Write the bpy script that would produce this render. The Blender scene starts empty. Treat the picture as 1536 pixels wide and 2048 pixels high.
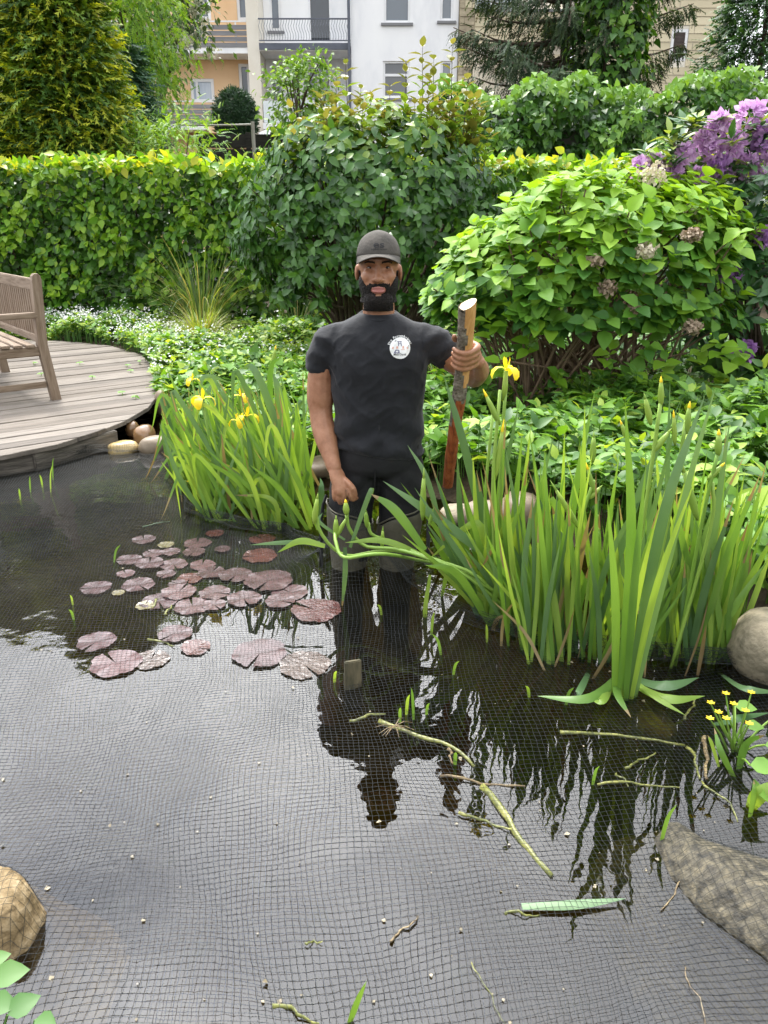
import bpy, bmesh, math, random
import numpy as np
from mathutils import Vector, Matrix, noise
from mathutils.bvhtree import BVHTree

random.seed(7)
rng = np.random.default_rng(11)
scene = bpy.context.scene
col = scene.collection

# ------------------------------------------------------------------ camera, sky, sun, exposure
CAM_Z, PITCH, FPX = 1.40, math.radians(20.5), 1540.0
cam_data = bpy.data.cameras.new('camera')
cam_data.sensor_fit = 'VERTICAL'
cam_data.sensor_height = 36.0
cam_data.lens = 36.0 * FPX / 2048.0
cam_data.clip_start = 0.05
cam_data.clip_end = 1000.0
cam = bpy.data.objects.new('camera', cam_data)
cam.location = (0, 0, CAM_Z)
cam.rotation_euler = (math.radians(90) - PITCH, 0, 0)
col.objects.link(cam)
scene.camera = cam

SUN_EL, SUN_AZ = math.radians(58), math.radians(-28)      # azimuth measured from +Y towards +X
SUN_DIR = Vector((math.sin(SUN_AZ) * math.cos(SUN_EL), math.cos(SUN_AZ) * math.cos(SUN_EL), math.sin(SUN_EL)))
world = bpy.data.worlds.new('World')
scene.world = world
world.use_nodes = True
wt = world.node_tree
for n in list(wt.nodes):
    wt.nodes.remove(n)


def wn(kind, **kw):
    n = wt.nodes.new(kind)
    for k, v in kw.items():
        setattr(n, k, v)
    return n


w_out = wn('ShaderNodeOutputWorld')
w_bg = wn('ShaderNodeBackground')
w_sky = wn('ShaderNodeTexSky', sky_type='NISHITA', sun_disc=False)
w_sky.sun_elevation = SUN_EL
w_sky.sun_rotation = SUN_AZ
w_tc = wn('ShaderNodeTexCoord')
w_sep = wn('ShaderNodeSeparateXYZ')
wt.links.new(w_tc.outputs['Generated'], w_sep.inputs[0])
w_zadd = wn('ShaderNodeMath', operation='ADD')
wt.links.new(w_sep.outputs['Z'], w_zadd.inputs[0])
w_zadd.inputs[1].default_value = 0.30
w_zmax = wn('ShaderNodeMath', operation='MAXIMUM')
wt.links.new(w_zadd.outputs[0], w_zmax.inputs[0])
w_zmax.inputs[1].default_value = 0.12
w_div = wn('ShaderNodeVectorMath', operation='DIVIDE')
w_cz = wn('ShaderNodeCombineXYZ')
for k in range(3):
    wt.links.new(w_zmax.outputs[0], w_cz.inputs[k])
wt.links.new(w_tc.outputs['Generated'], w_div.inputs[0])
wt.links.new(w_cz.outputs[0], w_div.inputs[1])
w_noise = wn('ShaderNodeTexNoise')
w_noise.inputs['Scale'].default_value = 1.35
w_noise.inputs['Detail'].default_value = 5.0
w_noise.inputs['Roughness'].default_value = 0.48
wt.links.new(w_div.outputs[0], w_noise.inputs['Vector'])
w_ramp = wn('ShaderNodeValToRGB')          # thin grey cloud to bright white cloud
w_ramp.color_ramp.elements[0].position = 0.34
w_ramp.color_ramp.elements[0].color = (0.44, 0.47, 0.54, 1)
w_ramp.color_ramp.elements[1].position = 0.66
w_ramp.color_ramp.elements[1].color = (1.50, 1.50, 1.50, 1)
wt.links.new(w_noise.outputs['Fac'], w_ramp.inputs[0])
w_dot = wn('ShaderNodeVectorMath', operation='DOT_PRODUCT')   # cloud is brighter round the veiled sun
wt.links.new(w_tc.outputs['Generated'], w_dot.inputs[0])
w_dot.inputs[1].default_value = SUN_DIR
w_clamp = wn('ShaderNodeMath', operation='MAXIMUM')
wt.links.new(w_dot.outputs['Value'], w_clamp.inputs[0])
w_clamp.inputs[1].default_value = 0.0
w_pow = wn('ShaderNodeMath', operation='POWER')
wt.links.new(w_clamp.outputs[0], w_pow.inputs[0])
w_pow.inputs[1].default_value = 5.0
w_mad = wn('ShaderNodeMath', operation='MULTIPLY_ADD')
wt.links.new(w_pow.outputs[0], w_mad.inputs[0])
w_mad.inputs[1].default_value = 3.7
w_mad.inputs[2].default_value = 0.66
w_cloud = wn('ShaderNodeMixRGB', blend_type='MULTIPLY')
w_cloud.inputs[0].default_value = 1.0
wt.links.new(w_ramp.outputs[0], w_cloud.inputs[1])
wt.links.new(w_mad.outputs[0], w_cloud.inputs[2])
w_skys = wn('ShaderNodeMixRGB', blend_type='MULTIPLY')
w_skys.inputs[0].default_value = 1.0
w_skys.inputs[2].default_value = (0.12, 0.12, 0.12, 1)
wt.links.new(w_sky.outputs[0], w_skys.inputs[1])
w_mix = wn('ShaderNodeMixRGB', blend_type='MIX')
w_mix.inputs[0].default_value = 0.86
wt.links.new(w_skys.outputs[0], w_mix.inputs[1])
wt.links.new(w_cloud.outputs[0], w_mix.inputs[2])
wt.links.new(w_mix.outputs[0], w_bg.inputs['Color'])
w_bg.inputs['Strength'].default_value = 1.0
wt.links.new(w_bg.outputs[0], w_out.inputs['Surface'])

sun_data = bpy.data.lights.new('sun', 'SUN')
sun_data.energy = 1.5
sun_data.angle = math.radians(12)
sun_data.color = (1.0, 0.95, 0.86)
sun = bpy.data.objects.new('sun', sun_data)
sun.rotation_euler = (-SUN_DIR).to_track_quat('-Z', 'Y').to_euler()
sun.location = (0, 0, 30)
col.objects.link(sun)

scene.view_settings.view_transform = 'Standard'
scene.view_settings.look = 'None'
scene.view_settings.gamma = 1.0
scene.view_settings.use_curve_mapping = False
scene.view_settings.exposure = 1.55
scene.render.engine = 'CYCLES'
scene.cycles.use_denoising = True
scene.cycles.max_bounces = 8
scene.cycles.transparent_max_bounces = 10
scene.cycles.diffuse_bounces = 3
scene.cycles.glossy_bounces = 3
scene.cycles.transmission_bounces = 4
scene.cycles.caustics_reflective = False
scene.cycles.caustics_refractive = False
scene.cycles.sample_clamp_indirect = 6.0


# ------------------------------------------------------------------ helpers
def ray(px, py):
    x = (px - 768.0) / FPX
    v = -(py - 1024.0) / FPX
    return (x, math.cos(PITCH) + v * math.sin(PITCH), -math.sin(PITCH) + v * math.cos(PITCH))


def at(px, py, Y):
    d = ray(px, py)
    t = Y / d[1]
    return Vector((d[0] * t, Y, CAM_Z + d[2] * t))


def gr(px, py, z=0.0):
    d = ray(px, py)
    t = (z - CAM_Z) / d[2]
    return Vector((d[0] * t, d[1] * t, z))


def nz(a):
    return a / np.maximum(np.linalg.norm(a, axis=-1, keepdims=True), 1e-9)


def wave(x, y, seed=0.0, f=1.0):
    """smooth pseudo noise in about -1..1"""
    s = seed * 12.9
    return (np.sin(x * 1.7 * f + s) * np.cos(y * 1.3 * f + s * 1.7) + 0.6 * np.sin(x * 3.1 * f - y * 2.3 * f + s * .7)
            + 0.4 * np.sin(x * 5.3 * f + y * 4.7 * f + s * 2.3)) / 1.6


def mesh_np(name, V, faces, mats, mi=None, smooth=False):
    V = np.asarray(V, dtype=np.float32).reshape(-1, 3)
    me = bpy.data.meshes.new(name)
    faces = [np.asarray(f, dtype=np.int32) for f in faces if len(f)]
    nl = sum(f.size for f in faces)
    npoly = sum(f.shape[0] for f in faces)
    me.vertices.add(len(V))
    me.vertices.foreach_set('co', V.ravel())
    me.loops.add(nl)
    me.polygons.add(npoly)
    me.loops.foreach_set('vertex_index', np.concatenate([f.ravel() for f in faces]))
    tot = np.concatenate([np.full(f.shape[0], f.shape[1], np.int32) for f in faces])
    start = np.concatenate([[0], np.cumsum(tot)[:-1]]).astype(np.int32)
    me.polygons.foreach_set('loop_start', start)
    me.polygons.foreach_set('loop_total', tot)
    for m in mats:
        me.materials.append(m)
    if mi is not None:
        me.polygons.foreach_set('material_index', np.asarray(mi, dtype=np.int32))
    if smooth:
        me.polygons.foreach_set('use_smooth', np.ones(npoly, dtype=bool))
    me.update(calc_edges=True)
    return me


def link(name, me, parent=None, kind=None, label=None):
    o = bpy.data.objects.new(name, me)
    col.objects.link(o)
    if parent is not None:
        o.parent = parent
        # meshes are written in world coordinates: undo the chain of parent offsets
        L = Vector((0, 0, 0))
        p = parent
        while p is not None:
            if p.type == 'EMPTY':
                L += p.location
            p = p.parent
        o.matrix_parent_inverse = Matrix.Translation(-L) if parent.type == 'EMPTY' else Matrix.Identity(4)
    if kind:
        o['kind'] = kind
    if label:
        o['label'] = label
    return o


def tag(o, label, cat, group=None):
    o['label'] = label
    o['category'] = cat
    if group:
        o['group'] = group
    return o


def thing(name, loc, label, cat, group=None):
    o = bpy.data.objects.new(name, None)
    o.empty_display_size = 0.1
    col.objects.link(o)
    o.location = loc
    return tag(o, label, cat, group)


class MB:
    """collects simple shapes into one mesh"""

    def __init__(s):
        s.V, s.F, s.M = [], [], []

    def add(s, V, F, m=0):
        b = len(s.V)
        s.V += [tuple(v) for v in V]
        s.F += [tuple(i + b for i in f) for f in F]
        s.M += [m] * len(F)
        return s

    def box(s, lo, hi, m=0):
        x0, y0, z0 = lo
        x1, y1, z1 = hi
        V = [(x0, y0, z0), (x1, y0, z0), (x1, y1, z0), (x0, y1, z0), (x0, y0, z1), (x1, y0, z1), (x1, y1, z1), (x0, y1, z1)]
        return s.add(V, [(0, 3, 2, 1), (4, 5, 6, 7), (0, 1, 5, 4), (1, 2, 6, 5), (2, 3, 7, 6), (3, 0, 4, 7)], m)

    def tube(s, pts, radii, n=6, m=0, cap=True, flat=1.0):
        pts = [Vector(p) for p in pts]
        if not hasattr(radii, '__len__'):
            radii = [radii] * len(pts)
        V, F = [], []
        prev = None
        for i, p in enumerate(pts):
            t = (pts[min(i + 1, len(pts) - 1)] - pts[max(i - 1, 0)])
            t = t.normalized() if t.length > 1e-9 else Vector((0, 0, 1))
            if prev is None:
                a = t.orthogonal().normalized()
            else:
                a = (prev - t * prev.dot(t))
                a = a.normalized() if a.length > 1e-6 else t.orthogonal().normalized()
            prev = a
            b = t.cross(a)
            for k in range(n):
                an = 2 * math.pi * k / n
                V.append(p + (a * math.cos(an) + b * math.sin(an) * flat) * radii[i])
        for i in range(len(pts) - 1):
            for k in range(n):
                F.append((i * n + k, i * n + (k + 1) % n, (i + 1) * n + (k + 1) % n, (i + 1) * n + k))
        if cap:
            F.append(tuple(range(n - 1, -1, -1)))
            F.append(tuple(range((len(pts) - 1) * n, len(pts) * n)))
        return s.add(V, F, m)

    def ellipsoid(s, c, r, nu=16, nv=10, m=0, rot=None):
        V, F = [], []
        c = Vector(c)
        for j in range(nv + 1):
            ph = math.pi * j / nv
            for i in range(nu):
                th = 2 * math.pi * i / nu
                v = Vector((r[0] * math.sin(ph) * math.cos(th), r[1] * math.sin(ph) * math.sin(th), r[2] * math.cos(ph)))
                if rot is not None:
                    v = rot @ v
                V.append(c + v)
        for j in range(nv):
            for i in range(nu):
                a, b = j * nu + i, j * nu + (i + 1) % nu
                F.append((a, a + nu, b + nu, b))
        return s.add(V, F, m)

    def mesh(s, name, mats, smooth=False):
        me = bpy.data.meshes.new(name)
        me.from_pydata(s.V, [], s.F)
        for m in mats:
            me.materials.append(m)
        me.polygons.foreach_set('material_index', s.M)
        if smooth:
            me.polygons.foreach_set('use_smooth', [True] * len(s.F))
        me.update()
        return me

    def build(s, name, mats, parent=None, smooth=False, kind=None, label=None):
        if not isinstance(mats, (list, tuple)):
            mats = [mats]
        return link(name, s.mesh(name, mats, smooth), parent, kind, label)


def bevel_box(name, size, mat, parent, loc, rz=0.0, bev=0.006, tilt=0.0, kind=None):
    """box with softened edges, centred on loc, own axes; parent is an Empty"""
    bm = bmesh.new()
    bmesh.ops.create_cube(bm, size=1.0)
    bmesh.ops.scale(bm, vec=size, verts=bm.verts)
    bmesh.ops.bevel(bm, geom=list(bm.edges), offset=bev, segments=2, affect='EDGES')
    me = bpy.data.meshes.new(name)
    bm.to_mesh(me)
    bm.free()
    me.materials.append(mat)
    o = link(name, me, parent, kind)
    o.location = loc
    o.rotation_euler = (0, tilt, rz)
    return o


# ------------------------------------------------------------------ materials
def new_mat(name):
    m = bpy.data.materials.new(name)
    m.use_nodes = True
    t = m.node_tree
    for n in list(t.nodes):
        t.nodes.remove(n)
    return m, t


def nd(t, kind, **kw):
    n = t.nodes.new(kind)
    for k, v in kw.items():
        setattr(n, k, v)
    return n


def ramp(t, fac, stops):
    r = nd(t, 'ShaderNodeValToRGB')
    els = r.color_ramp.elements
    while len(els) < len(stops):
        els.new(0.5)
    for e, (p, c) in zip(els, stops):
        e.position = p
        e.color = (c[0], c[1], c[2], 1)
    t.links.new(fac, r.inputs[0])
    return r.outputs[0]


def surf(name, stops, scale=6.0, rough=0.6, spec=0.4, bump=0.0, bscale=None, coord='Object', stretch=(1, 1, 1),
         detail=6.0, metallic=0.0, rrange=0.0, distort=0.0, sheen=0.0):
    """noise-varied surface"""
    m, t = new_mat(name)
    out = nd(t, 'ShaderNodeOutputMaterial')
    p = nd(t, 'ShaderNodeBsdfPrincipled')
    tc = nd(t, 'ShaderNodeTexCoord')
    mp = nd(t, 'ShaderNodeMapping')
    mp.inputs['Scale'].default_value = stretch
    if coord == 'World':
        g = nd(t, 'ShaderNodeNewGeometry')
        t.links.new(g.outputs['Position'], mp.inputs[0])
    else:
        t.links.new(tc.outputs[coord], mp.inputs[0])
    oi = nd(t, 'ShaderNodeObjectInfo')
    off = nd(t, 'ShaderNodeVectorMath', operation='SCALE')
    cx = nd(t, 'ShaderNodeCombineXYZ')
    for k in range(3):
        t.links.new(oi.outputs['Random'], cx.inputs[k])
    t.links.new(cx.outputs[0], off.inputs[0])
    off.inputs['Scale'].default_value = 0.0 if coord == 'World' else 13.0
    ad = nd(t, 'ShaderNodeVectorMath', operation='ADD')
    t.links.new(mp.outputs[0], ad.inputs[0])
    t.links.new(off.outputs[0], ad.inputs[1])
    n1 = nd(t, 'ShaderNodeTexNoise')
    n1.inputs['Scale'].default_value = scale
    n1.inputs['Detail'].default_value = detail
    n1.inputs['Roughness'].default_value = 0.62
    n1.inputs['Distortion'].default_value = distort
    t.links.new(ad.outputs[0], n1.inputs['Vector'])
    c = ramp(t, n1.outputs['Fac'], stops)
    t.links.new(c, p.inputs['Base Color'])
    p.inputs['Roughness'].default_value = rough
    p.inputs['Specular IOR Level'].default_value = spec
    p.inputs['Metallic'].default_value = metallic
    if sheen:
        p.inputs['Sheen Weight'].default_value = sheen
    if rrange:
        mr = nd(t, 'ShaderNodeMapRange')
        mr.inputs['To Min'].default_value = rough - rrange
        mr.inputs['To Max'].default_value = rough + rrange
        t.links.new(n1.outputs['Fac'], mr.inputs['Value'])
        t.links.new(mr.outputs[0], p.inputs['Roughness'])
    if bump:
        n2 = nd(t, 'ShaderNodeTexNoise')
        n2.inputs['Scale'].default_value = bscale or scale * 3
        n2.inputs['Detail'].default_value = 6.0
        t.links.new(ad.outputs[0], n2.inputs['Vector'])
        b = nd(t, 'ShaderNodeBump')
        b.inputs['Strength'].default_value = bump
        b.inputs['Distance'].default_value = 0.02
        t.links.new(n2.outputs['Fac'], b.inputs['Height'])
        t.links.new(b.outputs[0], p.inputs['Normal'])
    t.links.new(p.outputs[0], out.inputs[0])
    return m


def leafmat(name, c1, c2, trans=0.3, rough=0.42, scale=3.0, spec=0.45, tcol=None):
    """leaf: colour drifts from plant part to plant part and from leaf to leaf, light shines through"""
    m, t = new_mat(name)
    out = nd(t, 'ShaderNodeOutputMaterial')
    p = nd(t, 'ShaderNodeBsdfPrincipled')
    g = nd(t, 'ShaderNodeNewGeometry')
    n1 = nd(t, 'ShaderNodeTexNoise')
    n1.inputs['Scale'].default_value = scale
    n1.inputs['Detail'].default_value = 3.0
    t.links.new(g.outputs['Position'], n1.inputs['Vector'])
    oi = nd(t, 'ShaderNodeObjectInfo')
    ri = nd(t, 'ShaderNodeMath', operation='ADD')
    t.links.new(oi.outputs['Random'], ri.inputs[0])
    t.links.new(g.outputs['Random Per Island'], ri.inputs[1])
    fr = nd(t, 'ShaderNodeMath', operation='FRACT')
    t.links.new(ri.outputs[0], fr.inputs[0])
    mx = nd(t, 'ShaderNodeMath', operation='MULTIPLY_ADD')
    t.links.new(fr.outputs[0], mx.inputs[0])
    mx.inputs[1].default_value = 0.5
    t.links.new(n1.outputs['Fac'], mx.inputs[2])
    c = ramp(t, mx.outputs[0], [(0.38, c1), (0.98, c2)])
    t.links.new(c, p.inputs['Base Color'])
    p.inputs['Roughness'].default_value = rough
    p.inputs['Specular IOR Level'].default_value = spec
    tl = nd(t, 'ShaderNodeBsdfTranslucent')
    hs = nd(t, 'ShaderNodeMixRGB', blend_type='MULTIPLY')
    hs.inputs[0].default_value = 1.0
    tcv = tcol or (1.5, 1.35, 0.5)
    hs.inputs[2].default_value = (tcv[0], tcv[1], tcv[2], 1)
    t.links.new(c, hs.inputs[1])
    t.links.new(hs.outputs[0], tl.inputs['Color'])
    ms = nd(t, 'ShaderNodeMixShader')
    ms.inputs[0].default_value = trans
    t.links.new(p.outputs[0], ms.inputs[1])
    t.links.new(tl.outputs[0], ms.inputs[2])
    t.links.new(ms.outputs[0], out.inputs[0])
    return m


def glassmat(name, tint, rough=0.05):
    m, t = new_mat(name)
    out = nd(t, 'ShaderNodeOutputMaterial')
    p = nd(t, 'ShaderNodeBsdfPrincipled')
    p.inputs['Base Color'].default_value = (*tint, 1)
    p.inputs['Roughness'].default_value = rough
    p.inputs['Specular IOR Level'].default_value = 0.9
    t.links.new(p.outputs[0], out.inputs[0])
    return m


# ------------------------------------------------------------------ leaf shapes
def ovate(w=0.32, fold=0.07, droop=0.10, wpos=0.38):
    V = np.array([(0, 0, 0), (-w * .86, .22, fold), (0, .25, 0), (w * .86, .22, fold), (-w, wpos + .1, fold), (0, .5, -droop * .2),
                  (w, wpos + .1, fold), (-w * .55, .77, fold * .4 - droop * .5), (0, .78, -droop * .6), (w * .55, .77, fold * .4 - droop * .5), (0, 1, -droop)])
    Q = np.array([(1, 2, 5, 4), (2, 3, 6, 5), (4, 5, 8, 7), (5, 6, 9, 8)])
    T = np.array([(0, 2, 1), (0, 3, 2), (7, 8, 10), (8, 9, 10)])
    return V, [Q, T]


def simple_leaf(w=0.3, fold=0.06, droop=0.1):
    V = np.array([(0, 0, 0), (-w, .42, fold), (0, .45, 0), (w, .42, fold), (0, 1, -droop)])
    T = np.array([(0, 2, 1), (0, 3, 2), (1, 2, 4), (2, 3, 4)])
    return V, [T]


def frond(w=0.16, droop=0.35):
    """a feathery conifer spray: a curved spine with side teeth"""
    V, T = [], []
    for k in range(5):
        y = k / 5.0
        y2 = (k + 1) / 5.0
        z, z2 = -droop * y * y, -droop * y2 * y2
        ww = w * (1 - .55 * y)
        b = len(V)
        V += [(0, y, z), (0, y2, z2), (-ww, y + .26, z2 - .05), (ww, y + .26, z2 - .05)]
        T += [(b, b + 1, b + 2), (b, b + 3, b + 1)]
    return np.array(V), [np.array(T)]


def ivy_leaf():
    V = np.array([(0, 0, 0), (-.45, .1, .02), (-.3, .5, .04), (0, 1, -.12), (.3, .5, .04), (.45, .1, .02), (0, .35, -.02)])
    T = np.array([(0, 6, 1), (1, 6, 2), (2, 6, 3), (3, 6, 4), (4, 6, 5), (5, 6, 0)])
    return V, [T]


def basis(d, n):
    y = nz(np.asarray(d, float))
    x = nz(np.cross(y, np.asarray(n, float)))
    z = np.cross(x, y)
    return x, y, z


def leaf_arrays(tmpl, pos, d, n, size):
    TV, TF = tmpl
    x, y, z = basis(d, n)
    size = np.asarray(size, float)[:, None, None]
    V = pos[:, None, :] + size * (TV[None, :, 0:1] * x[:, None, :] + TV[None, :, 1:2] * y[:, None, :] + TV[None, :, 2:3] * z[:, None, :])
    N, k = len(pos), len(TV)
    off = (np.arange(N) * k)[:, None, None]
    F = [(f[None] + off).reshape(-1, f.shape[1]) for f in TF]
    reps = [f.shape[0] for f in TF]
    return V.reshape(-1, 3), F, reps


def foliage(parent, tmpl, pos, d, n, size, mi, mats, nparts=0, score=None, name='foliage', part='leaf'):
    """leaves of one plant: the ones that show largest become leaf objects, the rest one mesh"""
    pos, d, n, size, mi = [np.asarray(a) for a in (pos, d, n, size, mi)]
    keep = np.ones(len(pos), bool)
    if nparts:
        idx = np.argsort(score)[:nparts]
        keep[idx] = False
        cache = {}
        x, y, z = basis(d[idx], n[idx])
        for q, i in enumerate(idx):
            k = int(mi[i])
            if k not in cache:
                cache[k] = mesh_np(part, tmpl[0], tmpl[1], [mats[k]], smooth=True)
            o = link(part, cache[k], parent)
            s = float(size[i])
            M = Matrix(((x[q, 0] * s, y[q, 0] * s, z[q, 0] * s, pos[i, 0]), (x[q, 1] * s, y[q, 1] * s, z[q, 1] * s, pos[i, 1]),
                        (x[q, 2] * s, y[q, 2] * s, z[q, 2] * s, pos[i, 2]), (0, 0, 0, 1)))
            o.matrix_basis = M
    V, F, reps = leaf_arrays(tmpl, pos[keep], d[keep], n[keep], size[keep])
    m = np.concatenate([np.repeat(mi[keep], r) for r in reps])
    return link(name, mesh_np(name, V, F, mats, m, smooth=True), parent, kind='stuff')


def rnd(n, s=1.0):
    return rng.normal(0, s, (n, 3))


def rosettes(tips, axes, k, spread, jitter=0.25, gap=0.0):
    """k leaves round each shoot tip"""
    N = len(tips)
    ax = nz(axes)
    ref = np.where(np.abs(ax[:, 2:3]) < .9, np.array([[0, 0, 1.0]]), np.array([[1.0, 0, 0]]))
    a = nz(np.cross(ax, ref))
    b = np.cross(ax, a)
    an = rng.uniform(0, 6.28, (N, 1)) + np.arange(k)[None] * 2.399
    rad = a[:, None] * np.cos(an)[..., None] + b[:, None] * np.sin(an)[..., None]
    sp = rng.normal(spread, jitter, (N, k))[..., None]
    d = ax[:, None] * np.cos(sp) + rad * np.sin(sp)
    nn = ax[:, None] * np.sin(sp) - rad * np.cos(sp)
    p = tips[:, None] - ax[:, None] * (np.arange(k)[None, :, None] * gap)
    return p.reshape(-1, 3) + np.zeros((N * k, 3)), d.reshape(-1, 3), nn.reshape(-1, 3)


def inside_poly(x, y, poly):
    x = np.asarray(x, float)
    y = np.asarray(y, float)
    r = np.zeros(x.shape, bool)
    n = len(poly)
    for i in range(n):
        x1, y1 = poly[i]
        x2, y2 = poly[(i + 1) % n]
        c = ((y1 > y) != (y2 > y)) & (x < (x2 - x1) * (y - y1) / (y2 - y1 + 1e-12) + x1)
        r ^= c
    return r


def poly_dist(x, y, poly):
    d = np.full(np.shape(x), 1e9)
    n = len(poly)
    for i in range(n):
        x1, y1 = poly[i]
        x2, y2 = poly[(i + 1) % n]
        dx, dy = x2 - x1, y2 - y1
        t = np.clip(((x - x1) * dx + (y - y1) * dy) / (dx * dx + dy * dy + 1e-12), 0, 1)
        d = np.minimum(d, np.hypot(x - x1 - t * dx, y - y1 - t * dy))
    return d

# ------------------------------------------------------------------ the setting: ground and pond
POND = [(-5.0, 1.3), (-5.0, 5.6), (-3.2, 6.2), (-2.0, 6.1), (-1.55, 5.6), (-1.25, 5.0), (-0.95, 4.62), (-0.35, 4.30), (0.10, 4.05),
        (0.52, 3.78), (0.78, 3.42), (1.00, 3.0), (1.38, 2.62), (1.52, 2.15), (1.45, 1.6), (1.15, 1.05), (0.85, 0.62),
        (-0.7, 0.60), (-1.5, 0.95), (-2.6, 1.1)]


def ground_h(x, y):
    d = poly_dist(x, y, POND)
    ins = inside_poly(x, y, POND)
    out = np.minimum(0.10, d * 0.35) + 0.018 * wave(x, y, 3, 2.2) * np.minimum(1, d * 3)
    inn = -np.minimum(0.43, d * 0.75) - 0.01
    return np.where(ins, inn, out)


xs = np.concatenate([[-400, -150, -60, -25, -14], np.arange(-8, 8.01, 0.1), [14, 25, 60, 150, 400]])
ys = np.concatenate([[-400, -100, -30, -8, -3], np.arange(-1, 12.01, 0.1), [16, 25, 60, 150, 400]])
GX, GY = np.meshgrid(xs, ys)
GZ = ground_h(GX, GY)
nx, ny = len(xs), len(ys)
i = np.arange(nx * ny).reshape(ny, nx)
gf = np.stack([i[:-1, :-1], i[:-1, 1:], i[1:, 1:], i[1:, :-1]], -1).reshape(-1, 4)
m_soil = surf('damp_soil', [(0.3, (0.022, 0.016, 0.009)), (0.55, (0.05, 0.036, 0.02)), (0.75, (0.035, 0.045, 0.012))], scale=7, rough=0.9, spec=0.2,
              bump=0.8, bscale=40, coord='World')
link('ground', mesh_np('ground', np.stack([GX, GY, GZ], -1), [gf], [m_soil], smooth=True), kind='structure')

# water: clear dark sheet, reflection by Fresnel over a murky see-through body
m_water, t = new_mat('pond_water')
out = nd(t, 'ShaderNodeOutputMaterial')
geo = nd(t, 'ShaderNodeNewGeometry')
n1 = nd(t, 'ShaderNodeTexNoise')
n1.inputs['Scale'].default_value = 2.6
n1.inputs['Detail'].default_value = 2.0
n2 = nd(t, 'ShaderNodeTexNoise')
n2.inputs['Scale'].default_value = 11.0
n2.inputs['Detail'].default_value = 2.0
n3 = nd(t, 'ShaderNodeTexNoise')           # calm and ruffled patches
n3.inputs['Scale'].default_value = 0.9
for q in (n1, n2, n3):
    t.links.new(geo.outputs['Position'], q.inputs['Vector'])
mr = nd(t, 'ShaderNodeMapRange')
mr.inputs['From Min'].default_value = 0.42
mr.inputs['From Max'].default_value = 0.68
mr.inputs['To Min'].default_value = 0.12
mr.inputs['To Max'].default_value = 0.75
t.links.new(n3.outputs['Fac'], mr.inputs['Value'])
mu = nd(t, 'ShaderNodeMath', operation='MULTIPLY')
t.links.new(n2.outputs['Fac'], mu.inputs[0])
t.links.new(mr.outputs[0], mu.inputs[1])
ad = nd(t, 'ShaderNodeMath', operation='MULTIPLY_ADD')
t.links.new(n1.outputs['Fac'], ad.inputs[0])
ad.inputs[1].default_value = 1.1
t.links.new(mu.outputs[0], ad.inputs[2])
bp = nd(t, 'ShaderNodeBump')
bp.inputs['Strength'].default_value = 0.13
bp.inputs['Distance'].default_value = 0.02
t.links.new(ad.outputs[0], bp.inputs['Height'])
gl = nd(t, 'ShaderNodeBsdfGlossy')
gl.inputs['Roughness'].default_value = 0.0
t.links.new(bp.outputs[0], gl.inputs['Normal'])
tr = nd(t, 'ShaderNodeBsdfTransparent')
tr.inputs['Color'].default_value = (0.42, 0.38, 0.20, 1)
fr = nd(t, 'ShaderNodeFresnel')
fr.inputs['IOR'].default_value = 1.62
t.links.new(bp.outputs[0], fr.inputs['Normal'])
ms = nd(t, 'ShaderNodeMixShader')
t.links.new(fr.outputs[0], ms.inputs[0])
t.links.new(tr.outputs[0], ms.inputs[1])
t.links.new(gl.outputs[0], ms.inputs[2])
t.links.new(ms.outputs[0], out.inputs[0])
wx = np.linspace(-5.6, 2.0, 20)
wy = np.linspace(0.2, 6.8, 18)
WX, WY = np.meshgrid(wx, wy)
i = np.arange(WX.size).reshape(WX.shape)
wf = np.stack([i[:-1, :-1], i[:-1, 1:], i[1:, 1:], i[1:, :-1]], -1).reshape(-1, 4)
link('pond_water', mesh_np('pond_water', np.stack([WX, WY, WX * 0], -1), [wf], [m_water], smooth=True), kind='structure')

# ------------------------------------------------------------------ wooden deck, plank by plank
DZ = 0.14
DU = Vector((0.79, 0.613, 0)).normalized()
DW = Vector((-DU.y, DU.x, 0))
DANG = math.atan2(DU.y, DU.x)
deck_outline = [(-5.6, 1.69), (-2.23, 4.30), (-2.0, 4.55), (-1.86, 4.86), (-1.765, 5.2), (-1.735, 5.55), (-1.77, 5.95), (-1.90, 6.5),
                (-2.13, 7.2), (-2.5, 8.0), (-3.0, 8.6), (-3.6, 8.95), (-4.6, 9.2), (-6.2, 9.2), (-7.2, 7.5), (-7.2, 3.5)]
m_deck = [surf('weathered_deck_%d' % k, [(0.28, tuple(c * .55 for c in b)), (0.5, b), (0.72, tuple(c * 1.25 for c in b))], scale=3.2, rough=0.75, spec=0.25,
               bump=0.35, bscale=7, stretch=(1.2, 14, 6)) for k, b in enumerate([(0.150, 0.128, 0.106), (0.122, 0.103, 0.084), (0.175, 0.152, 0.128), (0.108, 0.092, 0.077)])]
deck = thing('wooden_deck', (-3.8, 6.0, DZ), 'rounded deck of weathered grey wooden planks beside the pond', 'deck')


def clip_half(poly, nrm, c, keep_less):
    r = []
    for k in range(len(poly)):
        a, b = poly[k], poly[(k + 1) % len(poly)]
        da, db = a[0] * nrm[0] + a[1] * nrm[1] - c, b[0] * nrm[0] + b[1] * nrm[1] - c
        if not keep_less:
            da, db = -da, -db
        if da <= 0:
            r.append(a)
        if da * db < 0:
            s = da / (da - db)
            r.append((a[0] + (b[0] - a[0]) * s, a[1] + (b[1] - a[1]) * s))
    return r


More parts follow.
